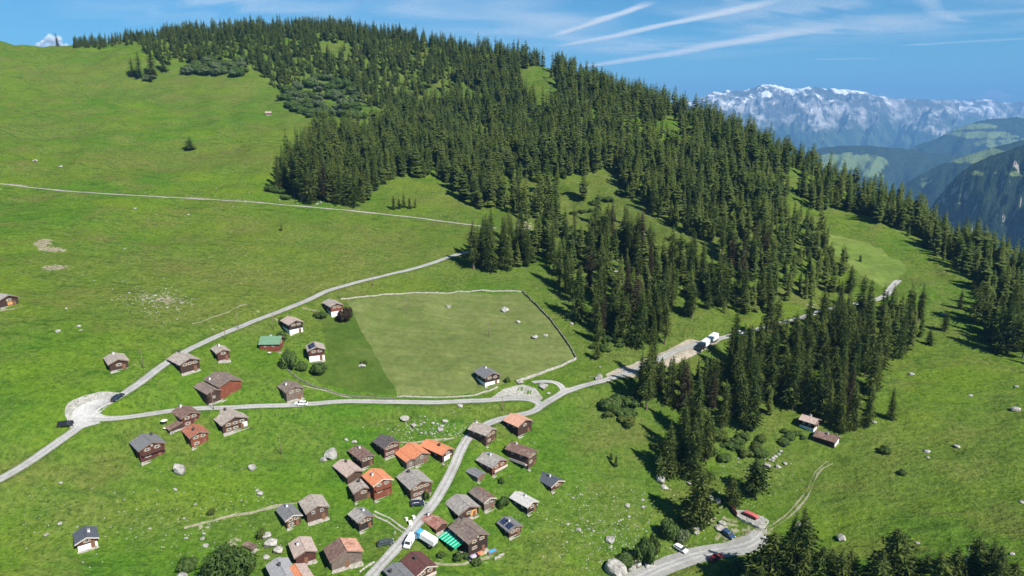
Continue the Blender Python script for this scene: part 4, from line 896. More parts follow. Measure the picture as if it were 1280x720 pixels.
# ------------------------------------------------------------------ village materials
def timber_mat(name, col, warm=None):
    m, nt, b, o = new_mat(name); N = NB(nt); v = N.obj(); s = N.n('ShaderNodeSeparateXYZ'); N.set(s.inputs[0], v)
    board = N.math('FRACT', N.math('MULTIPLY', s.outputs[2], 4.2)); gap = N.math('SUBTRACT', 1, N.step(board, .0, .16))
    n = N.noise(N.map(v, sc=(.7,.7,5)), 1.4, 4, .6); n2 = N.noise(v, .55, 3)
    c = N.mix(N.step(n, .3, .7), tuple(x*.68 for x in col), tuple(x*1.4 for x in col))
    c = N.mix(N.math('MULTIPLY', N.step(n2, .45, .7), .6), c, warm or tuple(x*1.7 for x in col))
    c = N.mix(N.math('MULTIPLY', gap, .75), c, tuple(x*.2 for x in col)); N.set(b.inputs['Base Color'], c)
    N.set(b.inputs['Normal'], N.bump(N.math('SUBTRACT', n, gap), .5, .06)); b.inputs['Roughness'].default_value = .85; return m
def roof_mat(name, col, lines=2.2, rough=.85, var=.3, dirt=None, wave=0):
    m, nt, b, o = new_mat(name); N = NB(nt); v = N.obj(); s = N.n('ShaderNodeSeparateXYZ'); N.set(s.inputs[0], v)
    # courses follow the slope: distance from the ridge is kept in the height axis
    row = N.math('FRACT', N.math('MULTIPLY', s.outputs[2], lines*2)); l = N.math('SUBTRACT', 1, N.step(row, .0, .22))
    br = N.n('ShaderNodeTexBrick'); cb = N.n('ShaderNodeCombineXYZ'); N.set(cb.inputs[0], s.outputs[1]); N.set(cb.inputs[1], N.math('MULTIPLY', s.outputs[2], 2.4)); N.set(br.inputs['Vector'], cb.outputs[0])
    br.inputs['Scale'].default_value = 1.6; N.set(br.inputs['Color1'], (.75,.75,.75)); N.set(br.inputs['Color2'], (1.2,1.2,1.2)); N.set(br.inputs['Mortar'], (.6,.6,.6)); br.inputs['Mortar Size'].default_value = .03
    n = N.noise(v, 1.1, 5, .65); n2 = N.noise(v, .35, 3)
    c = N.mix(N.step(n, .32, .68), tuple(x*(1-var) for x in col), tuple(min(1, x*(1+var)) for x in col))
    c = N.mix(.65, c, N.mix(1, c, br.outputs[0], 'MULTIPLY'))
    c = N.mix(N.math('MULTIPLY', l, .35), c, tuple(x*.45 for x in col))
    if dirt: c = N.mix(N.math('MULTIPLY', N.step(N.math('ADD', N.math('MULTIPLY', n2, .6), N.math('MULTIPLY', n, .4)), .5, .62), .8), c, dirt)
    N.set(b.inputs['Base Color'], c); b.inputs['Roughness'].default_value = rough
    N.set(b.inputs['Normal'], N.bump(N.math('SUBTRACT', n, l), .5, .05)); return m
WALLS = {'dark': timber_mat('dark_timber', (.048,.027,.020)), 'brown': timber_mat('brown_timber', (.075,.043,.031)), 'red': timber_mat('red_brown_timber', (.15,.046,.026)),
 'black': timber_mat('black_timber', (.030,.021,.018)), 'grey': timber_mat('weathered_timber', (.13,.098,.08)), 'maroon': timber_mat('maroon_timber', (.072,.028,.022)), 'fresh': timber_mat('fresh_timber', (.48,.24,.09))}
ROOFS = {'brown': roof_mat('brown_roof', (.17,.105,.085), dirt=(.22,.16,.13)), 'pink': roof_mat('pinkish_slab_roof', (.42,.325,.28), var=.18), 'tan': roof_mat('tan_grey_roof', (.35,.30,.26), dirt=(.27,.235,.20)),
 'orange': roof_mat('orange_tile_roof', (.58,.22,.11), var=.12), 'orangedull': roof_mat('faded_orange_roof', (.55,.30,.21), var=.15), 'dark': roof_mat('dark_roof', (.10,.088,.088)), 'grey': roof_mat('grey_slab_roof', (.30,.275,.25), dirt=(.22,.20,.18)),
 'slate': roof_mat('slate_roof', (.085,.095,.115), var=.12, rough=.6), 'midgrey': roof_mat('mid_grey_roof', (.17,.17,.175), var=.15, rough=.7), 'white': roof_mat('pale_metal_roof', (.50,.48,.455), var=.12), 'rust': roof_mat('rust_roof', (.34,.13,.08), dirt=(.25,.11,.075)),
 'redrust': roof_mat('patched_red_roof', (.30,.14,.11), dirt=(.36,.24,.2), var=.35), 'green': roof_mat('green_sheet_roof', (.13,.235,.145), var=.1, rough=.55), 'maroon': roof_mat('maroon_roof', (.115,.05,.045), var=.15), 'old': roof_mat('weathered_shingle_roof', (.20,.155,.13), dirt=(.12,.10,.09), var=.4),
 'check': roof_mat('patchwork_tile_roof', (.50,.27,.19), dirt=(.22,.10,.07), var=.35), 'bluegrey': roof_mat('blue_grey_roof', (.30,.30,.31), var=.1)}
M['stone'] = simple_mat('dry_stone', (.30,.28,.25), .95, .45, 2.5, .1, dirt=(.22,.21,.19), bump=.6)
M['render'] = simple_mat('white_render', (.74,.72,.68), .9, .06, .8, .2, dirt=(.6,.57,.52))
M['concrete'] = simple_mat('pale_concrete', (.46,.44,.41), .9, .15, 1.2, .1)
M['paving'] = simple_mat('stone_paving', (.34,.31,.27), .95, .3, 2, .1, dirt=(.16,.17,.09))
M['frame'] = simple_mat('white_paint', (.60,.57,.50), .6, .06, 2)
M['shutter'] = simple_mat('cream_shutter', (.26,.17,.11), .7, .2, 2)
M['glass'] = simple_mat('window_glass', (.03,.035,.04), .08, .1, 1, .6)
M['doorwood'] = simple_mat('door_wood', (.16,.08,.045), .7, .2, 3)
M['board'] = simple_mat('barge_board', (.17,.12,.095), .8, .2, 3)
M['boardpale'] = simple_mat('pale_barge_board', (.46,.40,.35), .7, .1, 3)
M['solar'] = simple_mat('solar_cell', (.012,.022,.065), .12, .3, .7, .7)
M['metal'] = simple_mat('dull_metal', (.42,.42,.42), .45, .1, 3, .4, .6)
M['chim'] = simple_mat('chimney_plaster', (.62,.59,.55), .9, .1, 3)
M['chimd'] = simple_mat('dark_chimney', (.055,.05,.048), .8, .2, 3)

def window(parent, cx, cz, face, W2, L, w=.95, h=.95, shutters=True, shut='shutter', y_off=.1):
    """face: 'f' front gable (y=0), 'b' back, 'l' left wall, 'r' right wall"""
    def xf(u, z, o_):
        return {'f': (u, -o_, z), 'b': (u, L+o_, z), 'l': (-W2-o_, u, z), 'r': (W2+o_, u, z)}[face]
    def slab(mb, u0, u1, z0, z1, o0, o1):
        P_ = [xf(u, z, o) for o in (o0, o1) for u, z in ((u0,z0),(u1,z0),(u1,z1),(u0,z1))]
        mb.add(P_, [(0,3,2,1),(4,5,6,7),(0,1,5,4),(1,2,6,5),(2,3,7,6),(3,0,4,7)])
    fr = MB(); a = .09
    for (u0,u1,z0,z1) in ((-w/2,w/2,h/2-a,h/2),(-w/2,w/2,-h/2,-h/2+a),(-w/2,-w/2+a,-h/2+a,h/2-a),(w/2-a,w/2,-h/2+a,h/2-a),(-.025,.025,-h/2+a,h/2-a)):
        slab(fr, cx+u0, cx+u1, cz+z0, cz+z1, y_off-.06, y_off+.05)
    f = fr.build('window', M['frame'], parent); g = MB(); slab(g, cx-w/2+.03, cx+w/2-.03, cz-h/2+.03, cz+h/2-.03, y_off-.09, y_off+.015); g.build('pane', M['glass'], f)
    if shutters:
        for sgn in (-1, 1):
            s_ = MB(); u = cx+sgn*(w/2+.27); slab(s_, u-.23, u+.23, cz-h/2, cz+h/2, y_off-.05, y_off+.07); s_.build('shutter', M[shut], f)
    return f
def house(name, label, cat, C, G, S, hpx, roof, wall, base='stone', rs=1.0, pitch=22, group=None, chim=None, chimx=(-.35,.55), win=2, winrows=1, over=.62, wing=None, solar=None, barge='board', ridge='y', side_balcony=False, bh=None, door=True, roof2=None, hadd=.85, front_panel=None, shutters=True, dims=None, ladd=1.0, balcony=False):
    c0 = spot(*C); t = c0.y/(F*CP-(C[1]-360)*SP)
    g = at_z(*G, c0.z); s = at_z(*S, c0.z)
    u = Vector((g.x-c0.x, g.y-c0.y)); W = dims[0] if dims else u.length; ud = u.normalized(); vd = Vector((-ud.y, ud.x))
    sv = Vector((s.x-c0.x, s.y-c0.y)); L = max(3.2, abs(sv.dot(vd)))*ladd
    if sv.dot(vd) < 0: vd = -vd
    if dims: L = dims[1]
    h = hpx*t/.87*rs + hadd
    th = math.atan2(ud.y, ud.x)
    org = Vector((c0.x, c0.y)) + ud*W/2
    q0 = Vector((c0.x, c0.y)); q1 = q0+ud*W; cs = [q0, q1, q0+vd*L, q1+vd*L]
    zmin = min(hz(*q) for q in cs); z0 = c0.z
    e = empty(name, (org.x, org.y, z0), th); tag(e, label, cat, group)
    # local frame: x along the gable wall, y away from it along the ridge, z up
    if ridge == 'x': pass
    lo = zmin - z0 - .8; W2 = W/2; rt = math.tan(R(pitch))
    bhh = bh if bh is not None else ({'stone': .55, 'white': min(2.3, h*.48), 'none': .25}[base])
    bmat = M['render'] if base == 'white' else M['stone']
    MB().box(-W2, W2, 0, L, lo, bhh).build('foundation' if base != 'white' else 'ground_floor', bmat, e)
    if base != 'none': MB().box(-W2-.2, W2+.2, -.75, -.02, lo, .03).build('terrace', M['paving'], e)
    o = .09
    def roofpart(xa, xb, y0, y1, eave, nm, matn, ov, ridge_x=None, wallmat=None, o_=o, base_=None):
        rx = (xa+xb)/2 if ridge_x is None else ridge_x; rz = eave + max(rx-xa, xb-rx)*rt
        ez_a = rz-(rx-xa)*rt; ez_b = rz-(xb-rx)*rt
        prof = [(xa-o_, base_ if base_ is not None else bhh), (xb+o_, base_ if base_ is not None else bhh), (xb+o_, ez_b), (rx, rz), (xa-o_, ez_a)]
        MB().prism(prof, y0-o_, y1+o_).build(nm+'_wall', wallmat, e)
        th_ = .16; mb = MB()
        mb.prism([(rx, rz+.03), (xa-ov, ez_a-ov*rt+.03), (xa-ov, ez_a-ov*rt+.03+th_), (rx, rz+.03+th_)], y0-ov, y1+ov*.7)
        if roof2 and nm == 'timber':
            r = mb.build('roof', ROOFS[matn], e); mb2 = MB(); mb2.prism([(rx, rz+.03), (rx, rz+.03+th_), (xb+ov, ez_b-ov*rt+.03+th_), (xb+ov, ez_b-ov*rt+.03)], y0-ov, y1+ov*.7); mb2.build('roof', ROOFS[roof2], e)
        else:
            mb.prism([(rx, rz+.03), (rx, rz+.03+th_), (xb+ov, ez_b-ov*rt+.03+th_), (xb+ov, ez_b-ov*rt+.03)], y0-ov, y1+ov*.7)
            r = mb.build('roof' if nm == 'timber' else 'wing_roof', ROOFS[matn], e)
        rd = MB().prism([(rx-.16, rz+.15), (rx+.16, rz+.15), (rx, rz+.30)], y0-ov-.02, y1+ov*.7+.02); rd.build('ridge_cap', ROOFS[matn], r)
        bb = MB(); yy = y0-ov
        for (xe, ze) in ((xa-ov, ez_a-ov*rt), (xb+ov, ez_b-ov*rt)):
            pr = [(rx, rz-.12), (rx, rz+.26), (xe, ze+.26), (xe, ze-.12)]; bb.prism(pr, yy-.05, yy-.005)
        bb.build('barge_board', M['boardpale' if barge == 'pale' else 'board'], r)
        return rx, rz, r
    eave = h
    wm = WALLS[wall]
    rx, rz, rf = roofpart(-W2, W2, 0, L, eave, 'timber', roof, over, wallmat=wm)
    if wing:
        ww = wing['w']; wl = wing.get('l', L*.8); y0 = wing.get('dy', .3); we = wing['h']; sgn = -1 if wing.get('side', 'L') == 'L' else 1
        xa, xb = (-W2-ww, -W2-.02-o) if sgn < 0 else (W2+.02+o, W2+ww)
        MB().box(xa, xb, y0, y0+wl, lo, .5).build('foundation', M['stone'], e)
        if wing.get('lean'):
            mb = MB(); s_ = sgn; MB().prism([(xa, .5), (xb, .5), (xb, we if s_ < 0 else we-ww*.25), (xa, we-ww*.25 if s_ < 0 else we)], y0-.05, y0+wl).build('wing_wall', WALLS[wing.get('wall', wall)], e)
            xi, xo = (xb, xa-.5) if s_ < 0 else (xa, xb+.5); mb.prism([(xi, we+.02), (xi, we+.16), (xo, we-(ww+.5)*.25+.16), (xo, we-(ww+.5)*.25+.02)], y0-.5, y0+wl+.4); mb.build('wing_roof', ROOFS[wing.get('roof', roof)], e)
        else:
            roofpart(xa, xb, y0, y0+wl, we, 'wing', wing.get('roof', roof), .5, wallmat=WALLS[wing.get('wall', wall)], base_=.5, ridge_x=wing.get('rx'))
            window(e, (xa+xb)/2, we*.55, 'f', W2, L, .8, .8, False, y_off=.1-y0+.05)
    # windows on the gable
    zt = max(bhh+.8, eave-.75) if h > 3.2 else (bhh+eave)/2+.2
    if win:
        xs = [W*(k+.5)/win - W2 for k in range(win)] if win > 1 else [0]
        xs = [x*.82 for x in xs]
        for x in xs: window(e, x, zt+.2, 'f', W2, L, shutters=shutters)
        if winrows > 1:
            for x in xs[:-1] if door else xs: window(e, x, max(1.3, zt-1.9), 'f', W2, L, shutters=shutters, y_off=.1 if max(1.3, zt-1.9) > bhh else .02)
        for yk in (L*.3, L*.72):
            window(e, yk, min(zt, eave-.9), 'l', W2, L, .8, .8, shutters=False); window(e, yk, min(zt, eave-.9), 'r', W2, L, .8, .8, shutters=False)
        window(e, 0, zt, 'b', W2, L, .8, .8, shutters=False)
    if h > 3.6 and win:
        fr = rz-.95; window(e, rx, max(fr-.1, zt+.3) if win != 1 else fr-.1, 'f', W2, L, .6, .55, False) if rz-eave > 1.35 and win % 2 == 0 else None
    if door:
        dx = W2*.55 if win else 0; d_ = MB().box(dx-.5, dx+.5, -o-.06, -.01, 0 if bhh < .7 else .1, 2.05); dd = d_.build('door', M['doorwood'], e)
        MB().box(dx+.33, dx+.40, -o-.12, -o-.06, .98, 1.08).build('handle', M['metal'], dd)
    if front_panel: MB().box(front_panel[0]*W2, front_panel[1]*W2, -o-.05, -.01, bhh+.2, bhh+.2+front_panel[2]).build('wall_panel', M['render'] if front_panel[3] == 'w' else WALLS['fresh'], e)
    if side_balcony:
        zb = h*.40; mb = MB().box(-W2-1.2, -W2-.1, .2, L*.75, zb-.1, zb); mb.box(-W2-1.25, -W2-1.15, .2, L*.75, zb, zb+.9); b_ = mb.build('balcony', M['boardpale'], e)
    if balcony:
        zb = max(bhh+.1, zt-1.15); mb = MB().box(-W2*.95, W2*.95, -.95, -.1, zb-.1, zb); mb.box(-W2*.95, W2*.95, -.98, -.9, zb+.05, zb+.85); mb.build('balcony', wm if balcony != 'pale' else M['boardpale'], e)
    if chim:
        fx, fy = chimx; x = fx*W2; y = fy*L; zr = rz-abs(x)*rt
        k = MB().box(x-.3, x+.3, y-.3, y+.3, zr-.3, zr+.95).build('chimney', M['chim' if chim == 'w' else 'chimd'], rf); MB().box(x-.38, x+.38, y-.38, y+.38, zr+.95, zr+1.05).build('chimney_cap', M['metal'] if chim == 'w' else M['chimd'], rf)
    if solar:
        for (fx0, fx1, fy0, fy1, nx_, ny_) in solar:
            for i in range(nx_):
                for j in range(ny_):
                    x0 = (fx0+(fx1-fx0)*i/nx_)*W2+.05; x1 = (fx0+(fx1-fx0)*(i+1)/nx_)*W2-.05; y0 = (fy0+(fy1-fy0)*j/ny_)*L+.05; y1 = (fy0+(fy1-fy0)*(j+1)/ny_)*L-.05
                    zz = lambda x_: rz-abs(x_)*rt+.22
                    MB().add([(x0,y0,zz(x0)),(x1,y0,zz(x1)),(x1,y1,zz(x1)),(x0,y1,zz(x0)),(x0,y0,zz(x0)+.06),(x1,y0,zz(x1)+.06),(x1,y1,zz(x1)+.06),(x0,y1,zz(x0)+.06)], [(0,3,2,1),(4,5,6,7),(0,1,5,4),(1,2,6,5),(2,3,7,6),(3,0,4,7)]).build('solar_panel', M['solar'], rf)
    return e, th, W, L, h
HG = 'timber houses of the mountain village'
def hs(*a, **k): return house(*a, **k)
hs('wooden_chalet','dark timber chalet with a brown roof directly below the largest pale boulder','house',(452.5,587),(467,581.5),(433,577.5),9.5,'brown','dark',chim='w',chimx=(.1,.7))
hs('wooden_chalet','timber house with windowless front and pinkish roof, left of the brown roofed one','house',(435,607),(453,600),(417,594),8.5,'pink','brown',win=0,chim='d',chimx=(.2,.75),door=False)
hs('wooden_chalet','low timber house with a tan roof against the tall orange one','house',(444,629),(466,623),(432,621),10,'tan','brown',chim='d',chimx=(-.1,.7),win=1)
hs('wooden_chalet','tall two storey house with orange roof and pale plinth beside the low tan one','house',(468.5,627),(490,619),(454,615),17,'orange','red',chim='w',chimx=(-.45,.6),win=2,winrows=2,balcony=True,barge='pale')
hs('wooden_chalet','widest grey roofed house left of the lane, with many windows on its gable','house',(514,626),(539,617),(495,612),12,'grey','brown',chim='d',chimx=(-.15,.8),win=3,winrows=2)
hs('wooden_chalet','small very dark roofed chalet just left of the two orange roofs','house',(481,574),(499,567),(466,566.5),11,'dark','maroon',win=3,winrows=2)
hs('wooden_barn','barn with a broad orange roof over two joined gables, left of its orange neighbour','house',(519,584),(535.5,578),(503,572),8.5,'orange','grey',win=1,wing=dict(w=3.0,l=9,dy=.2,h=3.0,side='L',roof='orange',wall='grey'),door=True,shutters=False)
hs('wooden_barn','long orange roofed house by the lane with a white fronted gable','house',(553,580),(566,573),(530,567),9,'orange','dark',chim='d',chimx=(-.1,.35),win=1,front_panel=(-.7,.7,1.6,'w'))
hs('wooden_chalet','grey brown roofed chalet closest to the upper bend of the lane','house',(607.5,559),(620,552),(590,549),12,'tan','brown',chim='w',chimx=(.2,.95),win=2,winrows=2)
hs('wooden_barn','orange roofed house standing alone right of the lane bend','house',(647.5,547),(664,539.5),(630,539.5),11,'orangedull','dark',win=1,wing=dict(w=2.4,l=7,dy=1.5,h=3.1,side='R',lean=True,roof='old'))
hs('wooden_chalet','long brown roofed house with a white balcony along its dark side','house',(660,588),(670,581),(637,575.5),14.5,'brown','brown',chim='w',chimx=(.3,.8),win=2,winrows=2,side_balcony=True)
hs('wooden_chalet','wide grey roofed chalet with reddish gable and white chimney, above a small grey shed','house',(615.5,596),(632.5,587),(597,586.5),9,'grey','red',chim='w',chimx=(0,.6),win=2,balcony='pale')
hs('shed','small flat grey roofed shed against the wide grey chalet','shed',(597,603.5),(605.5,599),(583,597),4.5,'midgrey','grey',win=0,pitch=12,over=.5)
hs('wooden_barn','brown red roofed barn of pale timber between the grey wide roof and the garden tree','house',(605.5,640),(618,634.5),(585,628.5),9.5,'old','grey',win=2,roof2='brown',shutters=False,barge='pale')
hs('wooden_chalet','broad grey roofed house with bright fresh wood on its gable','house',(574,653),(598,643.5),(547,643),7.5,'grey','dark',win=1,front_panel=(.15,.8,1.8,'o'))
hs('wooden_chalet','largest dark timber house, old shingle roof, beside the green canopy','house',(586,697),(609,686),(557,680),16,'old','black',chim='d',chimx=(.15,.95),win=2,winrows=2,pitch=24)
hs('wooden_chalet','dark little house with blue solar panels on its roof','house',(636.5,673.5),(651,667),(617,666),7,'midgrey','maroon',win=2,solar=[(-.98,-.12,.04,.46,3,3),(-.98,-.12,.56,.98,3,3)],chim='w',chimx=(-.1,.52))
hs('wooden_barn','small barn with a pale almost white metal roof, right of the village','house',(659,644),(670.5,637.5),(638,633),8,'white','black',win=1,chim='w',chimx=(.3,.5),barge='pale')
hs('wooden_chalet','low black slate roofed cabin, farthest right of the village','house',(689,615.5),(702.5,609),(670,606),5,'slate','maroon',win=1,dims=(5.2,7.2),chim='w',chimx=(-.1,.45),barge='pale')
hs('shed','low shed with a patched rusty red roof beside the lane and the green canopy','shed',(545,668.5),(558,661.5),(525,658.5),5,'redrust','maroon',win=0,chim='w',chimx=(-.1,.9),door=False,over=.5)
hs('wooden_chalet','maroon roofed house at the bottom below the white lorry','house',(522,731),(544,720),(499,716),10,'maroon','dark',win=2,chim='d',chimx=(-.2,.6),barge='pale',balcony='pale')
hs('wooden_barn','grey sheet roofed building cut by the bottom edge, left of the maroon roof','house',(498,742),(516,733),(478,728),10,'midgrey','grey',win=1,chim='d',chimx=(-.8,.7))
hs('wooden_barn','large blue grey roofed building cut by the bottom edge','house',(347,742),(371,733),(324,724),10,'bluegrey','dark',win=1,chim='d',chimx=(-.1,.6))
hs('wooden_barn','building with one orange and one beige roof side, cut by the bottom edge','house',(372,748),(394,739),(352,730),10,'orange','brown',win=1,roof2='pink',barge='pale')
hs('wooden_chalet','narrow dark grey roofed chalet, left of the pair beside the footpath','house',(359,662),(376,655.5),(345,650.5),9,'midgrey','dark',win=2,winrows=2,chim='w',chimx=(.05,.75),barge='pale')
hs('wooden_barn','tan roofed timber barn, right of the pair beside the footpath','house',(385,655),(410.5,647),(374,642),11,'tan','brown',win=2,shutters=False)
hs('wooden_chalet','small square two storey hut with a grey roof, alone by the twin wheel track','house',(449.5,666),(466,658.5),(438,656),11,'grey','black',win=2,chim='w',chimx=(.5,.6),roof2='midgrey',hadd=.8)
hs('wooden_barn','tan roofed barn with a plain reddish gable, left of the patchwork roofed barn','house',(371,708),(395,700.5),(359,693),9,'pink','maroon',win=0,chim='w',chimx=(-.45,.6))
hs('wooden_barn','wide weathered barn with a roof half brown and half patchwork red tile','house',(415.5,715),(452.5,702.5),(401,702),11,'brown','grey',win=0,roof2='check',barge='board')
hs('wooden_chalet','dark timber chalet with a blue grey roof above the big grey boulder','house',(177,580),(207,570),(165,570),13.5,'midgrey','maroon',chim='d',chimx=(.6,.85),win=2,winrows=2,balcony=True)
hs('wooden_chalet','rust red roofed chalet below the double roofed one by the lane','house',(240,561),(261,554.5),(227,553),11,'rust','red',chim='d',chimx=(-.3,.35),win=2,winrows=2)
hs('wooden_chalet','brown roofed house with a lower roof stepped down on its left, beside the lane','house',(229,535.5),(249.5,529),(219,527.5),10,'brown','maroon',chim='w',chimx=(-.1,.9),win=2,winrows=2,wing=dict(w=4.2,l=6.5,dy=-.2,h=2.3,side='L',lean=True,roof='brown',wall='dark'))
hs('wooden_chalet','tan roofed chalet with a white wall patch, just below the lane','house',(279.5,543.5),(310,534),(263,534),9,'tan','dark',chim='d',chimx=(-.1,.8),win=3,front_panel=(.55,.97,1.6,'w'),winrows=2)
hs('wooden_chalet','biggest chalet above the lane, red boarded gable wing joined to a dark one','house',(276,501),(302.5,492.5),(264,489.5),14,'old','red',chim='w',chimx=(-.9,.75),win=0,wing=dict(w=4.6,l=9.5,dy=-.3,h=4.3,side='L',roof='old',wall='dark'),door=True,pitch=20)
hs('wooden_chalet','tan roofed chalet squeezed against the uphill lane, pale terrace in front','house',(227,468.5),(250,462),(212,461),9.5,'tan','dark',win=3,chim='d',chimx=(.1,.95))
hs('wooden_chalet','smallest chalet of the upper group, grey brown roof and pale front window','house',(273,452.5),(287,449.5),(264,447),8,'tan','maroon',win=1,chim='w',chimx=(0,.7))
hs('wooden_chalet','white based chalet with a pale tan roof, between the green roof and the lane','house',(362.5,419),(379,415.5),(354,413.5),10,'pink','black','white',win=2,chim=None,balcony=False)
hs('wooden_chalet','red chalet on a white base at the upper left corner of the mown field','house',(414.5,396),(428.5,393.5),(404.5,390.5),9.5,'tan','red','white',win=2,winrows=1,barge='board')
hs('wooden_chalet','dark chalet on a white base with black solar panels covering the left roof side','house',(387,452),(406,449.5),(378,446),10,'tan','maroon','white',win=2,solar=[(-.95,-.1,.1,.9,2,4)])
hs('wooden_chalet','brown grey chalet close to the lane where the silver car passes','house',(359,503),(379,497.5),(348.5,496),10,'old','grey',win=2,chim='w',chimx=(-.45,.6))
hs('wooden_barn','isolated small barn on the pasture above the hairpin','house',(138.5,465.5),(150.5,463),(119,461.5),7,'tan','dark',win=1,dims=(5.5,8.2),chim='w',chimx=(-.1,.8))
hs('wooden_barn','barn cut by the left edge of the frame','house',(1,386),(21,381.5),(-14,380),7,'grey','dark',win=1,dims=(6.5,8),chim='w',chimx=(-.2,.8),front_panel=(-.2,.35,1.3,'o'))
hs('wooden_chalet','lone dark chalet with a white ground floor at the lower edge of the mown field','house',(606.5,484.5),(624,480),(594,476.5),9,'midgrey','black','white',win=2,chim='w',chimx=(.15,.75))
hs('wooden_chalet','slate roofed hut on a white masonry base, alone at the lower left','house',(98,689.5),(122.5,682),(83.5,681),8,'slate','maroon','white',win=1,chim='w',chimx=(.35,.5),barge='pale',hadd=.7,bh=1.6)
hs('stone_barn','small barn with white masonry end at the edge of the wood on the right','house',(1016.5,541),(1023,536),(1000,534.5),8.5,'pink','dark','white',win=1,chim='w',chimx=(.2,.5),bh=1.7)
hs('stone_barn','long low barn with a brown roof and white end wall, before the right wood','house',(1042,561),(1048,554.5),(1018.5,552),6,'brown','dark','none',win=0,chim='w',chimx=(-.2,.45),front_panel=(-.85,.85,1.7,'w'),door=False,hadd=.8)
hs('hut','tiny stone hut high on the upper meadow','hut',(339,144.5),(343,144),(335,143.6),2,'pink','grey',win=0,over=.4,dims=(4.5,5),hadd=.8)
# green roofed chalet: the long eaves side faces the view
e_, th_, W_, L_, h_2 = hs('wooden_chalet','red timber chalet with a green sheet metal roof','house',(349,441),(355,433.5),(321.5,446),9,'green','red',chim='w',chimx=(.25,.55),win=1,pitch=26,hadd=.6)
hs('shed','half buried little brown roofed shed beside the big leafy crown at the bottom','shed',(315,690),(321,686),(309,682),1.5,'brown','brown',win=0,over=.3,hadd=.6,door=False)

# ------------------------------------------------------------------ green and white canopy by the large dark house
def stripe_mat():
    m, nt, b, o = new_mat('striped_sheet'); N = NB(nt); s = N.n('ShaderNodeSeparateXYZ'); N.set(s.inputs[0], N.obj())
    f = N.math('GREATER_THAN', N.math('FRACT', N.math('MULTIPLY', s.outputs[0], .8)), .86)
    N.set(b.inputs['Base Color'], N.mix(f, (.0,.34,.17), (.62,.75,.68))); b.inputs['Roughness'].default_value = .5; return m
a = spot(569, 695); z = a.z; b_ = at_z(549, 681, z); c_ = at_z(578, 684, z)
e = empty('canopy', a, math.atan2(b_.y-a.y, b_.x-a.x)); tag(e, 'bright green canopy with white stripes beside the largest dark house', 'canopy')
W_ = (Vector((b_.x-a.x, b_.y-a.y))).length; sgn = -1; D_ = 5.6; W_ *= 1.08
MB().add([(0,0,2.3),(W_,0,2.3),(W_,sgn*D_,3.1),(0,sgn*D_,3.1),(0,0,2.38),(W_,0,2.38),(W_,sgn*D_,3.18),(0,sgn*D_,3.18)],[(0,3,2,1),(4,5,6,7),(0,1,5,4),(1,2,6,5),(2,3,7,6),(3,0,4,7)]).build('canopy_sheet', stripe_mat(), e)
for x in (.2, W_/2, W_-.2):
    for y, zt in ((sgn*.2, 2.3), (sgn*(D_-.2), 3.05)): MB().cyl((x, y, -1.2), .06, zt+1.2, 8).build('post', M['metal'], e)

# ------------------------------------------------------------------ vehicles
def paint(name, col, rough=.25): return simple_mat(name, col, rough, .03, 1, .6)
PA = {'white': paint('white_car_paint', (.75,.75,.74)), 'silver': paint('silver_car_paint', (.55,.56,.57)), 'black': paint('black_car_paint', (.012,.014,.018)), 'navy': paint('navy_car_paint', (.015,.022,.045)), 'blue': paint('blue_car_paint', (.03,.06,.13)),
      'green': paint('grey_green_car_paint', (.05,.065,.065)), 'red': paint('red_car_paint', (.25,.012,.02)), 'lblue': paint('light_blue_paint', (.06,.33,.62))}
M['tyre'] = simple_mat('tyre_rubber', (.02,.02,.02), .9, .1, 5); M['lamp'] = simple_mat('lamp_glass', (.8,.8,.75), .1, .05, 1, .8); M['tail'] = simple_mat('tail_lamp', (.4,.02,.02), .2, .05, 1, .6); M['plastic'] = simple_mat('dark_plastic', (.03,.03,.032), .6, .1, 3)
def wheels(e, xs, hw, r=.33, w_=.22):
    for x in xs:
        for s_ in (-1, 1):
            y0 = s_*hw - (w_ if s_ > 0 else 0); wl = MB().cyl((x, y0, r), r, w_, 16, 'y').build('wheel', M['tyre'], e)
            MB().cyl((x, (s_*hw if s_ > 0 else s_*hw-.02), r), r*.6, .02, 12, 'y').build('rim', M['metal'], wl)
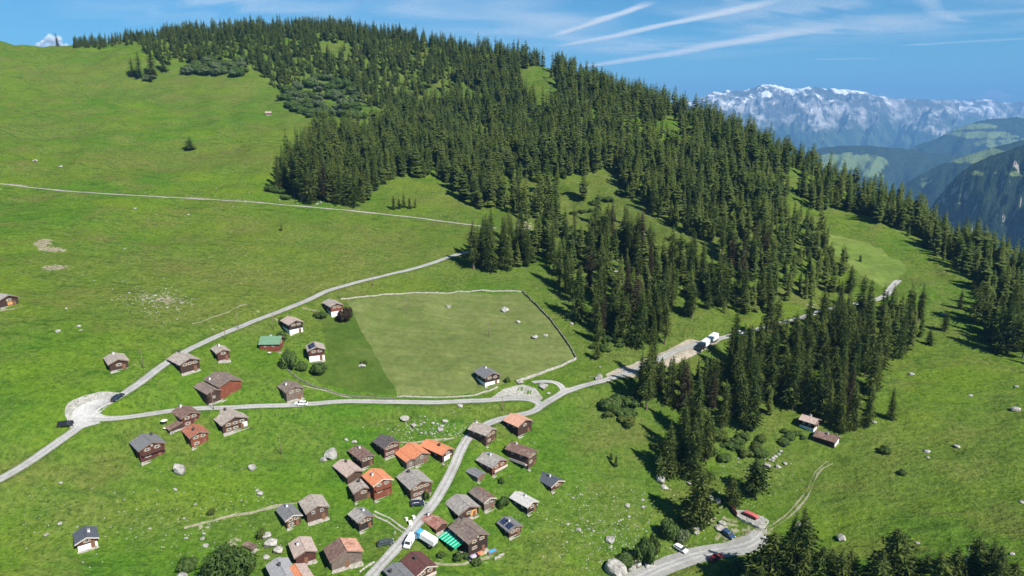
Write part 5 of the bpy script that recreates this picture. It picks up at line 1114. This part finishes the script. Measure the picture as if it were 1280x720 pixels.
def car(label, p_rear, p_front, col, kind='hatch', L=4.4, name='parked_car', cat='car'):
    a = spot(*p_rear); b = at_z(*p_front, a.z); c = Vector(((a.x+b.x)/2, (a.y+b.y)/2)); th = math.atan2(b.y-a.y, b.x-a.x)
    dx, dy = math.cos(th)*1.6, math.sin(th)*1.6; zf = hz(c.x+dx, c.y+dy); zb = hz(c.x-dx, c.y-dy); zl = hz(c.x-dy/2, c.y+dx/2); zr_ = hz(c.x+dy/2, c.y-dx/2)
    e = empty(name, (c.x, c.y, (zf+zb)/2+.09), th); e.rotation_euler = (math.atan2(zl-zr_, 1.6), -math.atan2(zf-zb, 3.2), th); tag(e, label, cat)
    hl = L/2; hw = .88; P_ = PA[col]
    if kind == 'van':
        H_ = 1.95; body = [(-hl,.35),(hl,.35),(hl,.85),(hl-.75,1.1),(hl-1.35,H_-.05),(hl-1.9,H_),(-hl+.08,H_),(-hl,1.7)]; hw = .95
        win_ = [(hl-.86,1.12),(hl-1.40,H_-.18),(-hl+.5,H_-.2),(-hl+.4,1.15)]
    else:
        zt = 1.46 if kind != 'estate' else 1.5; rear = -hl+.25 if kind == 'hatch' else -hl+.18
        body = [(-hl,.35),(hl-.05,.35),(hl,.55),(hl-.12,.78),(hl-1.05,.95),(-hl+.08,.98),(-hl,.8)]
        win_ = None
    bo = MB().prism(body, -hw, hw); bdy = bo.build('body', P_, e, bevel=.06, smooth=False)
    if kind == 'van':
        for s_ in (-1, 1):
            mb = MB().prism([(hl-1.0,1.18),(hl-1.42,H_-.25),(hl-2.1,H_-.25),(hl-2.1,1.18)], s_*hw-.012, s_*hw+.012); mb.build('window', M['glass'], e)
        MB().add([(hl-.80,-.8,1.16),(hl-.80,.8,1.16),(hl-1.30,.75,H_-.14),(hl-1.30,-.75,H_-.14),(hl-.74,-.8,1.15),(hl-.74,.8,1.15),(hl-1.24,.75,H_-.13),(hl-1.24,-.75,H_-.13)],[(0,3,2,1),(4,5,6,7),(0,1,5,4),(1,2,6,5),(2,3,7,6),(3,0,4,7)]).build('windscreen', M['glass'], e)
    else:
        x0, x1, x2, x3 = rear, rear+.45, hl-1.75, hl-1.0
        def cab(mb, z0, z1, ins0, ins1, xa, xb, xc, xd):
            mb.add([(xa,-hw+ins0,z0),(xd,-hw+ins0,z0),(xd,hw-ins0,z0),(xa,hw-ins0,z0),(xb,-hw+ins1,z1),(xc,-hw+ins1,z1),(xc,hw-ins1,z1),(xb,hw-ins1,z1)],[(0,3,2,1),(4,5,6,7),(0,1,5,4),(1,2,6,5),(2,3,7,6),(3,0,4,7)])
        mb = MB(); cab(mb, .94, zt-.06, .05, .2, x0, x1, x2, x3); mb.build('window', M['glass'], e, bevel=.03)
        mb = MB(); cab(mb, zt-.07, zt, .17, .24, x1-.05, x1+.05, x2-.06, x2+.07); mb.build('roof', P_, e, bevel=.02)
        for xx in ((x1+x2)/2-.25, (x1+x2)/2+.75):
            for s_ in (-1, 1):
                mb = MB(); y_ = s_*(hw-.13); mb.add([(xx-.04,s_*(hw-.04),.95),(xx+.04,s_*(hw-.04),.95),(xx+.04,s_*(hw-.19),zt-.05),(xx-.04,s_*(hw-.19),zt-.05),(xx-.04,s_*(hw-.10),.95),(xx+.04,s_*(hw-.10),.95),(xx+.04,s_*(hw-.25),zt-.05),(xx-.04,s_*(hw-.25),zt-.05)],[(0,3,2,1),(4,5,6,7),(0,1,5,4),(1,2,6,5),(2,3,7,6),(3,0,4,7)]); mb.build('pillar', P_, e)
    for s_ in (-1, 1):
        MB().box(hl-.16, hl+.0, s_*.62-.16, s_*.62+.16, .62, .76).build('headlight', M['lamp'], e); MB().box(-hl-.02, -hl+.06, s_*.66-.12, s_*.66+.12, .66, .84).build('tail_light', M['tail'], e)
        MB().box(hl-1.55, hl-1.38, s_*(hw+.10)-.08, s_*(hw+.10)+.08, .95, 1.08).build('mirror', PA[col] if col != 'white' else M['plastic'], e)
    wheels(e, (hl-.85, -hl+.8), hw+.01); return e
car('black car driving out of the hairpin lay-by onto the climbing lane',(143,502),(153,497.5),'navy')
car('black estate car parked on the verge at the left of the hairpin',(74,531.5),(91,529.5),'black','estate',4.7)
car('silver white car on the lane below the grey brown chalet',(384,506.8),(369,507.2),'white','hatch',4.5)
car('dark blue car parked on the short wheel track beside the lane',(514,631.5),(528,629),'navy','estate',4.5)
car('dark grey green estate car parked in the grass at the lane edge',(473,682.5),(491,679),'green','estate',4.8)
car('white delivery van facing down the lane next to the blue cab','',  'white') if False else None
car('white van parked at an angle on the lane beside the blue cabbed lorry',(517,672),(508,685),'white','van',5.2,'delivery_van','van')
car('white car parked on the gravel verge of the bottom road',(845,684.5),(856.5,691),'white','hatch',4.5)
car('dark blue car half in shadow beside the bottom road',(907,666),(915,671),'blue','hatch',4.2)
car('red car in the deep tree shade on the bottom road',(889,702),(901,698),'red','hatch',4.3)
car('white car mostly hidden by spruces on the forest lane behind the lorry',(918,416.5),(930,419),'white','hatch',4.4)
def lorry(label, p_rear, p_front, L, boxcol, cabcol, Hb=3.3, wd=2.45, cabL=2.0):
    a = spot(*p_rear); b = at_z(*p_front, a.z); c = Vector(((a.x+b.x)/2, (a.y+b.y)/2)); th = math.atan2(b.y-a.y, b.x-a.x)
    zf = hz(c.x+math.cos(th)*L*.35, c.y+math.sin(th)*L*.35); zb = hz(c.x-math.cos(th)*L*.35, c.y-math.sin(th)*L*.35)
    e = empty('lorry', (c.x, c.y, max((zf+zb)/2, zb, zf)+.1), th); e.rotation_euler = (0, -math.atan2(zf-zb, L*.7)*.6, th); tag(e, label, 'lorry'); hl = L/2; hw = wd/2
    MB().box(-hl, hl-.2, -hw*.7, hw*.7, .55, .85).build('chassis', M['plastic'], e)
    MB().box(-hl, hl-cabL-.25, -hw, hw, .95, Hb).build('cargo_box', PA[boxcol], e, bevel=.05)
    cb = MB().prism([(hl-cabL,.5),(hl,.5),(hl,1.4),(hl-.25,2.35),(hl-.5,2.5),(hl-cabL,2.5)], -hw*.95, hw*.95).build('cab', PA[cabcol], e, bevel=.06)
    MB().add([(hl-.01,-hw*.85,1.45),(hl-.01,hw*.85,1.45),(hl-.24,hw*.82,2.25),(hl-.24,-hw*.82,2.25),(hl+.03,-hw*.85,1.45),(hl+.03,hw*.85,1.45),(hl-.2,hw*.82,2.25),(hl-.2,-hw*.82,2.25)],[(0,3,2,1),(4,5,6,7),(0,1,5,4),(1,2,6,5),(2,3,7,6),(3,0,4,7)]).build('windscreen', M['glass'], e)
    for s_ in (-1, 1):
        MB().box(hl-1.3, hl-.5, s_*hw*.955-.015, s_*hw*.955+.015, 1.5, 2.15).build('window', M['glass'], e); MB().box(hl-.02, hl+.04, s_*.85-.18, s_*.85+.18, .75, .95).build('headlight', M['lamp'], e)
        MB().box(-hl-.03, -hl+.02, s_*.95-.15, s_*.95+.15, .7, .85).build('tail_light', M['tail'], e)
    wheels(e, [hl-.9, -hl+1.2] + ([-hl+2.5] if L > 8.5 else []), hw, .48, .3); return e
lorry('white box lorry with a light blue cab parked on the grass beside the green canopy',(544,690),(520,681),7.0,'white','lblue',2.6,2.2,1.6)
lorry('long white roofed lorry with a black cab parked in the earth lay-by under the spruces',(901,422.5),(870,437),13.5,'white','black',3.2,2.5,2.0)

# red covered trailer on the terrace
a = spot(944, 649); b = at_z(933, 644, a.z); th = math.atan2(b.y-a.y, b.x-a.x); e = empty('farm_trailer', ((a.x+b.x)/2, (a.y+b.y)/2, hz((a.x+b.x)/2, (a.y+b.y)/2)), th); tag(e, 'flat farm trailer under a faded red tarpaulin on the gravel terrace', 'trailer')
MB().box(-2.3,2.3,-.8,.8,.55,.75).build('bed', M['plastic'], e); MB().prism([(-2.3,.76),(2.3,.76),(2.2,1.25),(.8,1.42),(-1.0,1.38),(-2.2,1.22)], -.82, .82).build('tarpaulin', paint('red_tarpaulin', (.42,.09,.09), .7), e, bevel=.05)
MB().box(2.3,3.5,-.06,.06,.55,.65).build('drawbar', M['metal'], e); wheels(e, (-.5,.5), .95, .3, .2)

# ------------------------------------------------------------------ rocks
def rock_mesh(seed, sub=3):
    bm = bmesh.new(); bmesh.ops.create_icosphere(bm, subdivisions=sub, radius=1); co = np.array([v.co[:] for v in bm.verts]); r0 = seed*13.7
    n = fbm(co[:,0]+co[:,2]*.7+r0, co[:,1]-co[:,2]*.6+r0, .9, 4, seed, .55); d = 1+.42*n
    rgx = np.random.default_rng(seed)
    for _ in range(7):
        nn = rgx.normal(size=3); nn /= np.linalg.norm(nn); k = rgx.uniform(.55,.85); pr = co@nn
        ex = np.clip(pr*d-k, 0, None); co = co - (ex/np.maximum(d,1e-3))[:,None]*nn
    co = co*d[:,None]; co[:,2] *= .72
    for v, c in zip(bm.verts, co): v.co = c
    me = bpy.data.meshes.new('rock'); bm.to_mesh(me); bm.free(); me.materials.append(M['rock']); me.shade_flat(); return me
mr, nt, b, o = new_mat('lichen_rock'); N = NB(nt); v = N.obj(); nz = N.n('ShaderNodeSeparateXYZ'); n = N.noise(v, 1.6, 5, .7); n2 = N.noise(v, 5, 4, .6)
c = N.mix(N.step(n, .35, .62), (.17,.16,.145), (.40,.385,.35)); c = N.mix(N.math('MULTIPLY', N.step(n2, .52, .66), .6), c, (.10,.10,.085)); N.set(b.inputs['Base Color'], c); N.set(b.inputs['Normal'], N.bump(n2, .8, .12)); M['rock'] = mr
RK = [rock_mesh(i) for i in range(1, 7)]; RKS = [rock_mesh(i, 2) for i in range(11, 15)]
def rock(px, py, wpx, label, group=None, asp=.8, hi=True, x=None):
    if x is None:
        try: x, y = cast(px, py)
        except ValueError: return
    t = y/(F*CP-(py-360)*SP); s = wpx*t/1.9
    o = bpy.data.objects.new('boulder' if hi else 'stone', random.choice(RK if hi else RKS)); COL.objects.link(o)
    o.location = (x, y, hz(x, y)+s*asp*.28); o.rotation_euler = (random.uniform(-.2,.2), random.uniform(-.2,.2), random.uniform(0, 6.28)); o.scale = (s*random.uniform(.9,1.1), s*random.uniform(.8,1.05), s*asp)
    tag(o, label, 'rock', group); return o
for q in [(224,588,18,'large rugged grey boulder below the rust roofed chalet',1.2),(316,586,11,'medium pale boulder alone on the pasture right of the large rugged one',1.1),(414,571,22,'largest smooth pale boulder above the brown roofed house',.8),(405,575,10,'rock leaning on the left of the largest smooth boulder',.9),(326,617,9,'rounded pale boulder with a smaller stone on its left'),(321,613,5,'small stone beside the rounded pale boulder'),
 (219,612,6,'white stone below the rugged boulder on the left pasture'),(244,631,5,'white stone farther right of the footpath start'),(187,661,5,'white stone left of the footpath start'),(253,674,7,'flat white stone uphill of the big leafy crown'),(257,682,8,'bigger white stone nearest the big leafy crown'),(255,667,5,'round white stone behind the flat white one'),(233,673,5,'paired white stone left of the flat white one'),(76,604,5,'white stone on the left pasture below the lane'),
 (333,671,14,'tall pale rock left of the stone barns'),(339,682,18,'largest pale rock of the group left of the tan barn',1.0),(348,690,13,'rounded rock touching the tan roofed barn',1.1),(333,697,10,'lowest rock of the group above the blue grey roof',.7),(228,722,16,'grey boulder at the bottom edge by the bright bush'),(748,474,9,'upright pale boulder beside the lane at the field corner',1.6),(750,459,4,'small rock left of the upright pale boulder'),
 (560,384,8,'small boulder in the upper part of the mown field'),(632,389,12,'large boulder in the right part of the mown field',.9),(648,403,7,'boulder near the right side of the mown field'),(669,423,11,'paired boulder in the right corner of the mown field'),(682,420,7,'smaller partner of the paired boulders in the mown field'),(679,485,14,'mossy boulder inside the loop of the lane'),(650,479,9,'dark rock at the wall beside the turning place'),(686,491,6,'small rock on the grass inside the loop'),(453,458,10,'flat slab in the uncut dark meadow'),
 (723,663,8,'round boulder on the stony pasture left of the road bushes'),(762,676,13,'dark boulder on the stony pasture'),(826,600,16,'white boulder at the foot of the spruce clump',.9),(831,610,9,'smaller boulder below the white one at the spruce clump'),(770,716,30,'biggest rugged boulder at the bottom, left of the tall bush',1.0),(790,712,14,'boulder right of the biggest rugged one at the bottom'),(796,706,12,'pale boulder at the foot of the tall bush',1.2),(811,707,14,'pale broken boulder right of the tall bush'),
 (784,632,7,'white stone on the stony pasture above the shadow'),(803,634,5,'small stone right of the white one above the shadow'),(889,625,10,'pale rock beside the stream bed',1.1),(898,628,9,'rounded rock at the end of the retaining wall',1.3),(862,604,7,'small rock in front of the lone big spruce'),(869,664,12,'rock at the foot of the lone big spruce',1.2),(881,655,10,'rock pile stone right of the lone big spruce'),(903,655,10,'topmost timber grey rock of the heap below the stream'),(899,661,12,'lowest flat rock of the heap below the stream',.5),
 (999,658,11,'dark boulder right of the farm track'),(1052,675,14,'pale crested boulder on the lower right meadow',.9),(1147,679,5,'small white stone lowest on the right meadow'),(1265,693,6,'white stone at the lower right corner'),(1196,559,8,'white slab on the right meadow'),(1159,565,8,'grey slab left of the white one on the right meadow'),(1160,572,4,'small stone under the grey slab'),(1140,468,7,'pale stone below the dense block of spruces'),(1213,495,6,'white stone high on the right meadow'),(1270,484,7,'pale stone at the right edge, upper'),(1269,513,13,'dark boulder at the right edge of the meadow'),(1277,628,6,'stone at the right edge, lower'),(1092,528,7,'pale stone outside the wood by the lone pointed spruce'),
 (44,202,7,'pale boulder above the upper road at the left'),(76,209,6,'rock cluster stone above the upper road at the left'),(169,261,5,'white stone just below the upper road'),(156,311,3,'small white stone on the left slope'),(72,415,8,'pale flat rock on the left pasture, left of the long one'),(98,408,6,'upright pale rock on the left pasture'),(101,413,5,'last of the two pale rocks on the left pasture'),(83,386,4,'white dot like stone right of the barn at the left edge'),
 (443,553,8,'white stone in the row above the dark roofed chalet'),(433,550,6,'leftmost white stone above the dark roofed chalet'),(505,524,12,'wide pale rock below the lane'),(556,527,9,'pale rock by the lane right of the wide one'),(575,508,7,'white rock on the lane edge'),(550,538,10,'large pale rock of the stony patch above the orange roofs'),(517,533,9,'pale rock at the left of the stony patch above the orange roofs'),(97,659,3,'tiny stone uphill of the slate roofed hut'),(75,655,6,'slanting pale rock uphill of the slate roofed hut'),(58,669,7,'dark rock left of the slate roofed hut'),
 (1181,393,9,'white slab on the grass beside the right group of spruces',.4),(742,392,6,'pale rock among the scattered spruces'),(655,577,6,'rust brown rock above the long brown house')]:
    rock(q[0], q[1], q[2], q[3], asp=q[4] if len(q) > 4 else .75)
# row of white blocks by the stream bed
for i, (px, py) in enumerate([(976,565),(973,568.5),(969.5,571),(966,573.5),(962,576),(966,577)]):
    rock(px, py, 5.5, 'white block in the row of blocks above the farm track', 'white blocks above the farm track', .9)
rock(959,583,13,'dark flat rock pile below the row of white blocks',asp=.5); rock(973,584,7,'pale block right of the row of white blocks'); rock(981,580,6,'two toned block farthest right of the white row')
def scatter(poly, n, a, b, label, group, seed):
    rg = random.Random(seed); xs = [p_[0] for p_ in poly]; ys = [p_[1] for p_ in poly]; k = 0
    while k < n:
        mx_, my_ = sum(xs)/len(xs), sum(ys)/len(ys); px, py = rg.gauss(mx_, (max(xs)-min(xs))*.26), rg.gauss(my_, (max(ys)-min(ys))*.26)
        if not (0 < px < 1280 and py < 719): continue
        k += 1; c_ = cast_many([(px, py)])[0]
        if c_ is None or Hgt(c_[0], c_[1], DR) < .5: continue
        rock(px, py, a+(b-a)*rg.random()**3, label, group, .7, hi=False)
scatter([(158,366),(180,360),(232,362),(235,380),(205,392),(170,392)], 46, 1.6, 4.5, 'pale stone in the stony patch on the left slope', 'stones of the left stony patch', 1)
scatter([(500,530),(520,522),(585,524),(583,545),(530,548),(498,545)], 26, 2.0, 5.5, 'white stone in the stony strip between lane and orange roofs', 'stones between lane and orange roofs', 2)
scatter([(715,640),(770,625),(820,650),(800,690),(740,710),(690,715),(700,670)], 44, 1.8, 6, 'stone strewn over the pasture left of the road bushes', 'stones of the lower pasture', 3)
scatter([(180,600),(330,590),(330,650),(260,700),(150,690)], 22, 1.6, 4.2, 'small white stone on the pasture round the footpath', 'stones round the footpath', 4)
scatter([(0,180),(300,190),(300,330),(0,340)], 14, 1.5, 3.2, 'tiny white stone on the slope by the upper road', 'stones by the upper road', 5)
scatter([(700,230),(860,310),(900,360),(800,400),(700,330)], 24, 3, 8, 'pale rock between the scattered spruces', 'rocks among the scattered spruces', 6)
scatter([(840,470),(1000,540),(960,600),(840,620)], 16, 2.5, 6, 'grey stone on the slope by the stream bed', 'stones by the stream bed', 7)
scatter([(280,244),(345,247),(450,256),(440,262),(340,256)], 14, 2, 4.5, 'pale stone on the cut bank of the upper road', 'stones on the upper road bank', 8)
scatter([(0,600),(150,600),(120,650),(0,700)], 8, 1.5, 2.5, 'tiny stone on the grass at the lower left', 'stones at the lower left', 9)
scatter([(560,690),(600,700),(680,600),(700,560),(720,600),(690,640)], 12, 1.6, 4, 'small stone on the grass right of the village', 'stones right of the village', 10)
# countless pebbles
pv_ = []; pf = []; k = 0
for (poly, n) in (([(150,355),(240,355),(240,395),(150,395)], 240), ([(480,520),(600,520),(590,550),(480,560)], 260), ([(690,610),(830,600),(830,700),(680,720)], 420), ([(150,590),(400,590),(330,715),(60,715)], 260), ([(0,150),(560,230),(560,330),(0,400)], 260), ([(690,220),(920,260),(920,380),(690,400)], 500), ([(840,590),(1000,540),(1000,600),(880,670)], 160)):
    xs = [p_[0] for p_ in poly]; ys = [p_[1] for p_ in poly]; PXY = np.stack([rng.normal((min(xs)+max(xs))/2, (max(xs)-min(xs))*.27, n), rng.normal((min(ys)+max(ys))/2, (max(ys)-min(ys))*.27, n)], 1); PXY = PXY[(PXY[:,1] > min(ys)-12) & (PXY[:,1] < 716)]
    for c_ in cast_many(PXY):
        if c_ is None: continue
        x, y = c_; z = hz(x, y); r_ = rng.uniform(.08,.28)*(1+y/800); a = rng.uniform(0, 6.28)
        for i in range(4): pv_.append((x+r_*math.cos(a+i*1.57), y+r_*math.sin(a+i*1.57)*.8, z-.05))
        pv_ += [(x+r_*.5*math.cos(a+.6), y+r_*.5*math.sin(a+.6), z+r_*.55), (x-r_*.4*math.cos(a), y-r_*.4*math.sin(a), z+r_*.45)]
        pf += [(k,k+1,k+4),(k+1,k+2,k+5),(k+1,k+5,k+4),(k+2,k+3,k+5),(k+3,k,k+4),(k+3,k+4,k+5)]; k += 6
tag(link('gravel', npmesh('gravel', np.array(pv_), np.array(pf)), M['rock']), 'small loose stones scattered over the pasture', 'stones', kind='stuff')

# ------------------------------------------------------------------ dry stone walls
def stone_wall(label, pp, w=.7, h=.8, mat='stone', name='stone_wall', cat='wall'):
    c = resample(chaikin([q for q in cast_many(pp) if q], 1), .7); t = np.gradient(c, axis=0); t /= np.hypot(*t.T)[:, None]+1e-9; nr_ = np.stack([-t[:,1], t[:,0]], 1); V_ = []; F_ = []
    rg = np.random.default_rng(len(c)); n = len(c)
    for i in range(n):
        z = hz(*c[i]); hh = h*rg.uniform(.75,1.2)
        for s_, zz in ((-1.05,-.4),(-1,hh*.55),(-.7,hh),(.7,hh*rg.uniform(.85,1.1)),(1,hh*.5),(1.05,-.4)):
            q = c[i]+nr_[i]*s_*w/2*rg.uniform(.8,1.2); V_.append((q[0], q[1], z+zz))
    for i in range(n-1):
        for j in range(5): k = i*6+j; F_.append((k, k+1, k+7, k+6))
    F_ = F_; me = pymesh(name, V_, F_ + [tuple(range(6)), tuple(range((n-1)*6, n*6))[::-1]]); bm = bmesh.new(); bm.from_mesh(me); bmesh.ops.recalc_face_normals(bm, faces=bm.faces[:]); bm.to_mesh(me); bm.free()
    o = link(name, me, M[mat]); tag(o, label, cat); return o
stone_wall('pale dry stone wall along the upper side of the mown field', [(426,374),(445,372.5),(470,369.5),(505,366.5),(545,366.5),(570,365),(615,363.5),(640,364),(652,365)], .5,.45)
M['walldark'] = simple_mat('mossy_stone', (.13,.13,.10), .95, .4, 2.5, .05, dirt=(.07,.09,.035), bump=.6)
stone_wall('dark mossy stone wall down the right side of the mown field', [(653,365),(666,377),(678,390),(700,415),(711,432),(720,448)], .7,.9,'walldark')
stone_wall('rough stone wall from the field corner to the turning place', [(720,449),(708,455),(692,461),(680,466),(668,470),(655,474),(645,478)], .7,.8)
stone_wall('pale stone wall between the mown field and the lane', [(496,496),(507,495.5),(540,497),(570,496),(592,494.5),(602,491),(615,487.5),(622,484)], .5,.4)
stone_wall('low mossy wall running from the leafy bushes down to the lane', [(360,463),(370,472),(380,478),(402,486),(420,492),(445,496),(470,497.5),(494,498)], .5,.5,'walldark')
M['wallred'] = simple_mat('red_brown_wood', (.17,.06,.045), .9, .3, 2)
stone_wall('dark red timber retaining wall climbing beside the gravel terrace', [(912,629),(914,635),(917,641),(921,646)], .35,1.6,'wallred','retaining_wall')
stone_wall('concrete kerb wall round the lower side of the gravel terrace', [(921,646.5),(928,651.5),(940,656),(949,661.5),(955,663)], .35,.9,'concrete','retaining_wall')
stone_wall('pale low stone wall below the largest dark house', [(588,703),(585,698),(580,694),(572,692)], .5,.8)
stone_wall('short curved stone wall right of the largest dark house', [(618,700),(624,696),(630,693)], .5,.6)
stone_wall('low stone edging beside the lane at the bottom', [(449,716),(456,710),(463,706),(468,703)], .5,.5)

# ------------------------------------------------------------------ poles and small things
def pole(px, py, h, label, mat='board', r_=.13):
    try: p_ = spot(px, py)
    except ValueError: return
    e = empty('utility_pole', p_, random.uniform(0, 3)); tag(e, label, 'pole'); MB().cyl((0,0,-.5), r_, h+.5, 8, r2=r_*.7).build('post', M[mat], e, smooth=True); MB().box(-.55,.55,-.06,.06,h-.6,h-.48).build('crossarm', M[mat], e)
    for x in (-.45,.45): MB().cyl((x,0,h-.48), .05, .16, 8).build('insulator', M['frame'], e)
for q in [(298,411,7,'wooden pole at the lane edge above the smallest chalet'),(342,412,7,'wooden pole by the green roofed chalet'),(425,374,7,'pale pole behind the red chalet'),(282,425,5,'leaning thin pole below the climbing lane'),(179,460,7,'wooden pole on the bank below the climbing lane'),(611,421,7,'pole standing in the middle of the mown field'),(508,392,7,'pole in the upper left of the mown field'),(351,568,7,'lone pole on the pasture left of the largest smooth boulder'),(628,513,6,'pale pole beside the lane bend'),(267,512,7,'pole between the biggest chalet and the lane'),(145,55,9,'tall mast at the edge of the hilltop wood'),(466,357,6,'pole beside the climbing lane above the field')]:
    pole(*q)
p_ = spot(854, 677); e = empty('marker_post', p_); tag(e, 'short white marker post beside the bottom road', 'post'); MB().cyl((0,0,-.3), .16, 2.0, 10).build('post', M['frame'], e); MB().cyl((0,0,1.7), .19, .1, 10).build('cap', M['metal'], e)
def dish(px, py, label):
    p_ = spot(px, py); e = empty('satellite_dish', p_, 2.4); tag(e, label, 'satellite dish'); MB().cyl((0,0,-.2), .05, 1.3, 8).build('post', M['metal'], e); mb = MB(); V_ = [(0,0,0)]; 
    for k in range(14): a = 6.283*k/14; V_.append((.6*math.cos(a), -.18, .6*math.sin(a)))
    mb.add([(x, y, z+1.3) for x, y, z in V_], [(0, 1+k, 1+(k+1) % 14) for k in range(14)]); mb.build('dish', M['frame'], e)
dish(493,671,'round white dish on a stand in the garden left of the lane'); dish(463,682,'white dish like disc beside the dark estate car') if False else None
def crate(px, py, s, label, name='crate', cat='crate', hgt=.9):
    p_ = spot(px, py); e = empty(name, p_, random.uniform(.2,.9)); tag(e, label, cat); MB().box(-s/2,s/2,-s/2,s/2,-.2,hgt).build('box', M['render'], e, bevel=.04); MB().box(-s/2-.05,s/2+.05,-s/2-.05,s/2+.05,hgt,hgt+.08).build('lid', M['frame'], e)
crate(513,655,1.0,'large white container by the lane opposite the rusty shed','container','container',.9); crate(517,648,.8,'smaller white container uphill of the large one','container','container',.8); crate(508,650,.7,'narrow white box left of the large container','container','container',.7)
def table(px, py, label):
    p_ = spot(px, py); e = empty('garden_table', p_, .5); tag(e, label, 'table'); MB().cyl((0,0,.72), .7, .05, 16).build('table_top', M['frame'], e); MB().cyl((0,0,0), .06, .72, 8).build('leg', M['metal'], e)
table(207,537,'round white garden table beside the stepped roof house'); table(337,443,'white table in front of the green roofed chalet')
def parasol(px, py, mat, label, r_=1.0):
    p_ = spot(px, py); e = empty('parasol', p_); tag(e, label, 'parasol'); MB().cyl((0,0,0), .04, 2.5, 8).build('pole', M['metal'], e); V_ = [(0,0,2.6)]+[(r_*math.cos(k*.785), r_*math.sin(k*.785), 2.15) for k in range(8)]
    MB().add(V_, [(0,1+k,1+(k+1) % 8) for k in range(8)]).build('canopy', mat, e)
parasol(601,699,paint('orange_cloth', (.75,.18,.08), .8),'orange parasol on the terrace of the largest dark house'); parasol(592,703,paint('mauve_cloth', (.42,.33,.42), .8),'mauve parasol on the terrace of the largest dark house'); parasol(206,533,M['frame'],'small white parasol beside the stepped roof house',1.1)
bl = MB()
p_ = spot(615, 690)
e = empty('wood_stack', p_, .6); tag(e, 'stack of planks and blue sheeting right of the largest dark house', 'wood stack')
for k in range(5):
    mb = MB().box(-1.6,1.6,-.7+.28*k,-.46+.28*k,-.1,.5+.1*(k % 2)); mb.build('plank', M['board'], e)
MB().box(-1.2,1.0,-.8,.2,.62,.68).build('sheet', PA['lblue'], e)
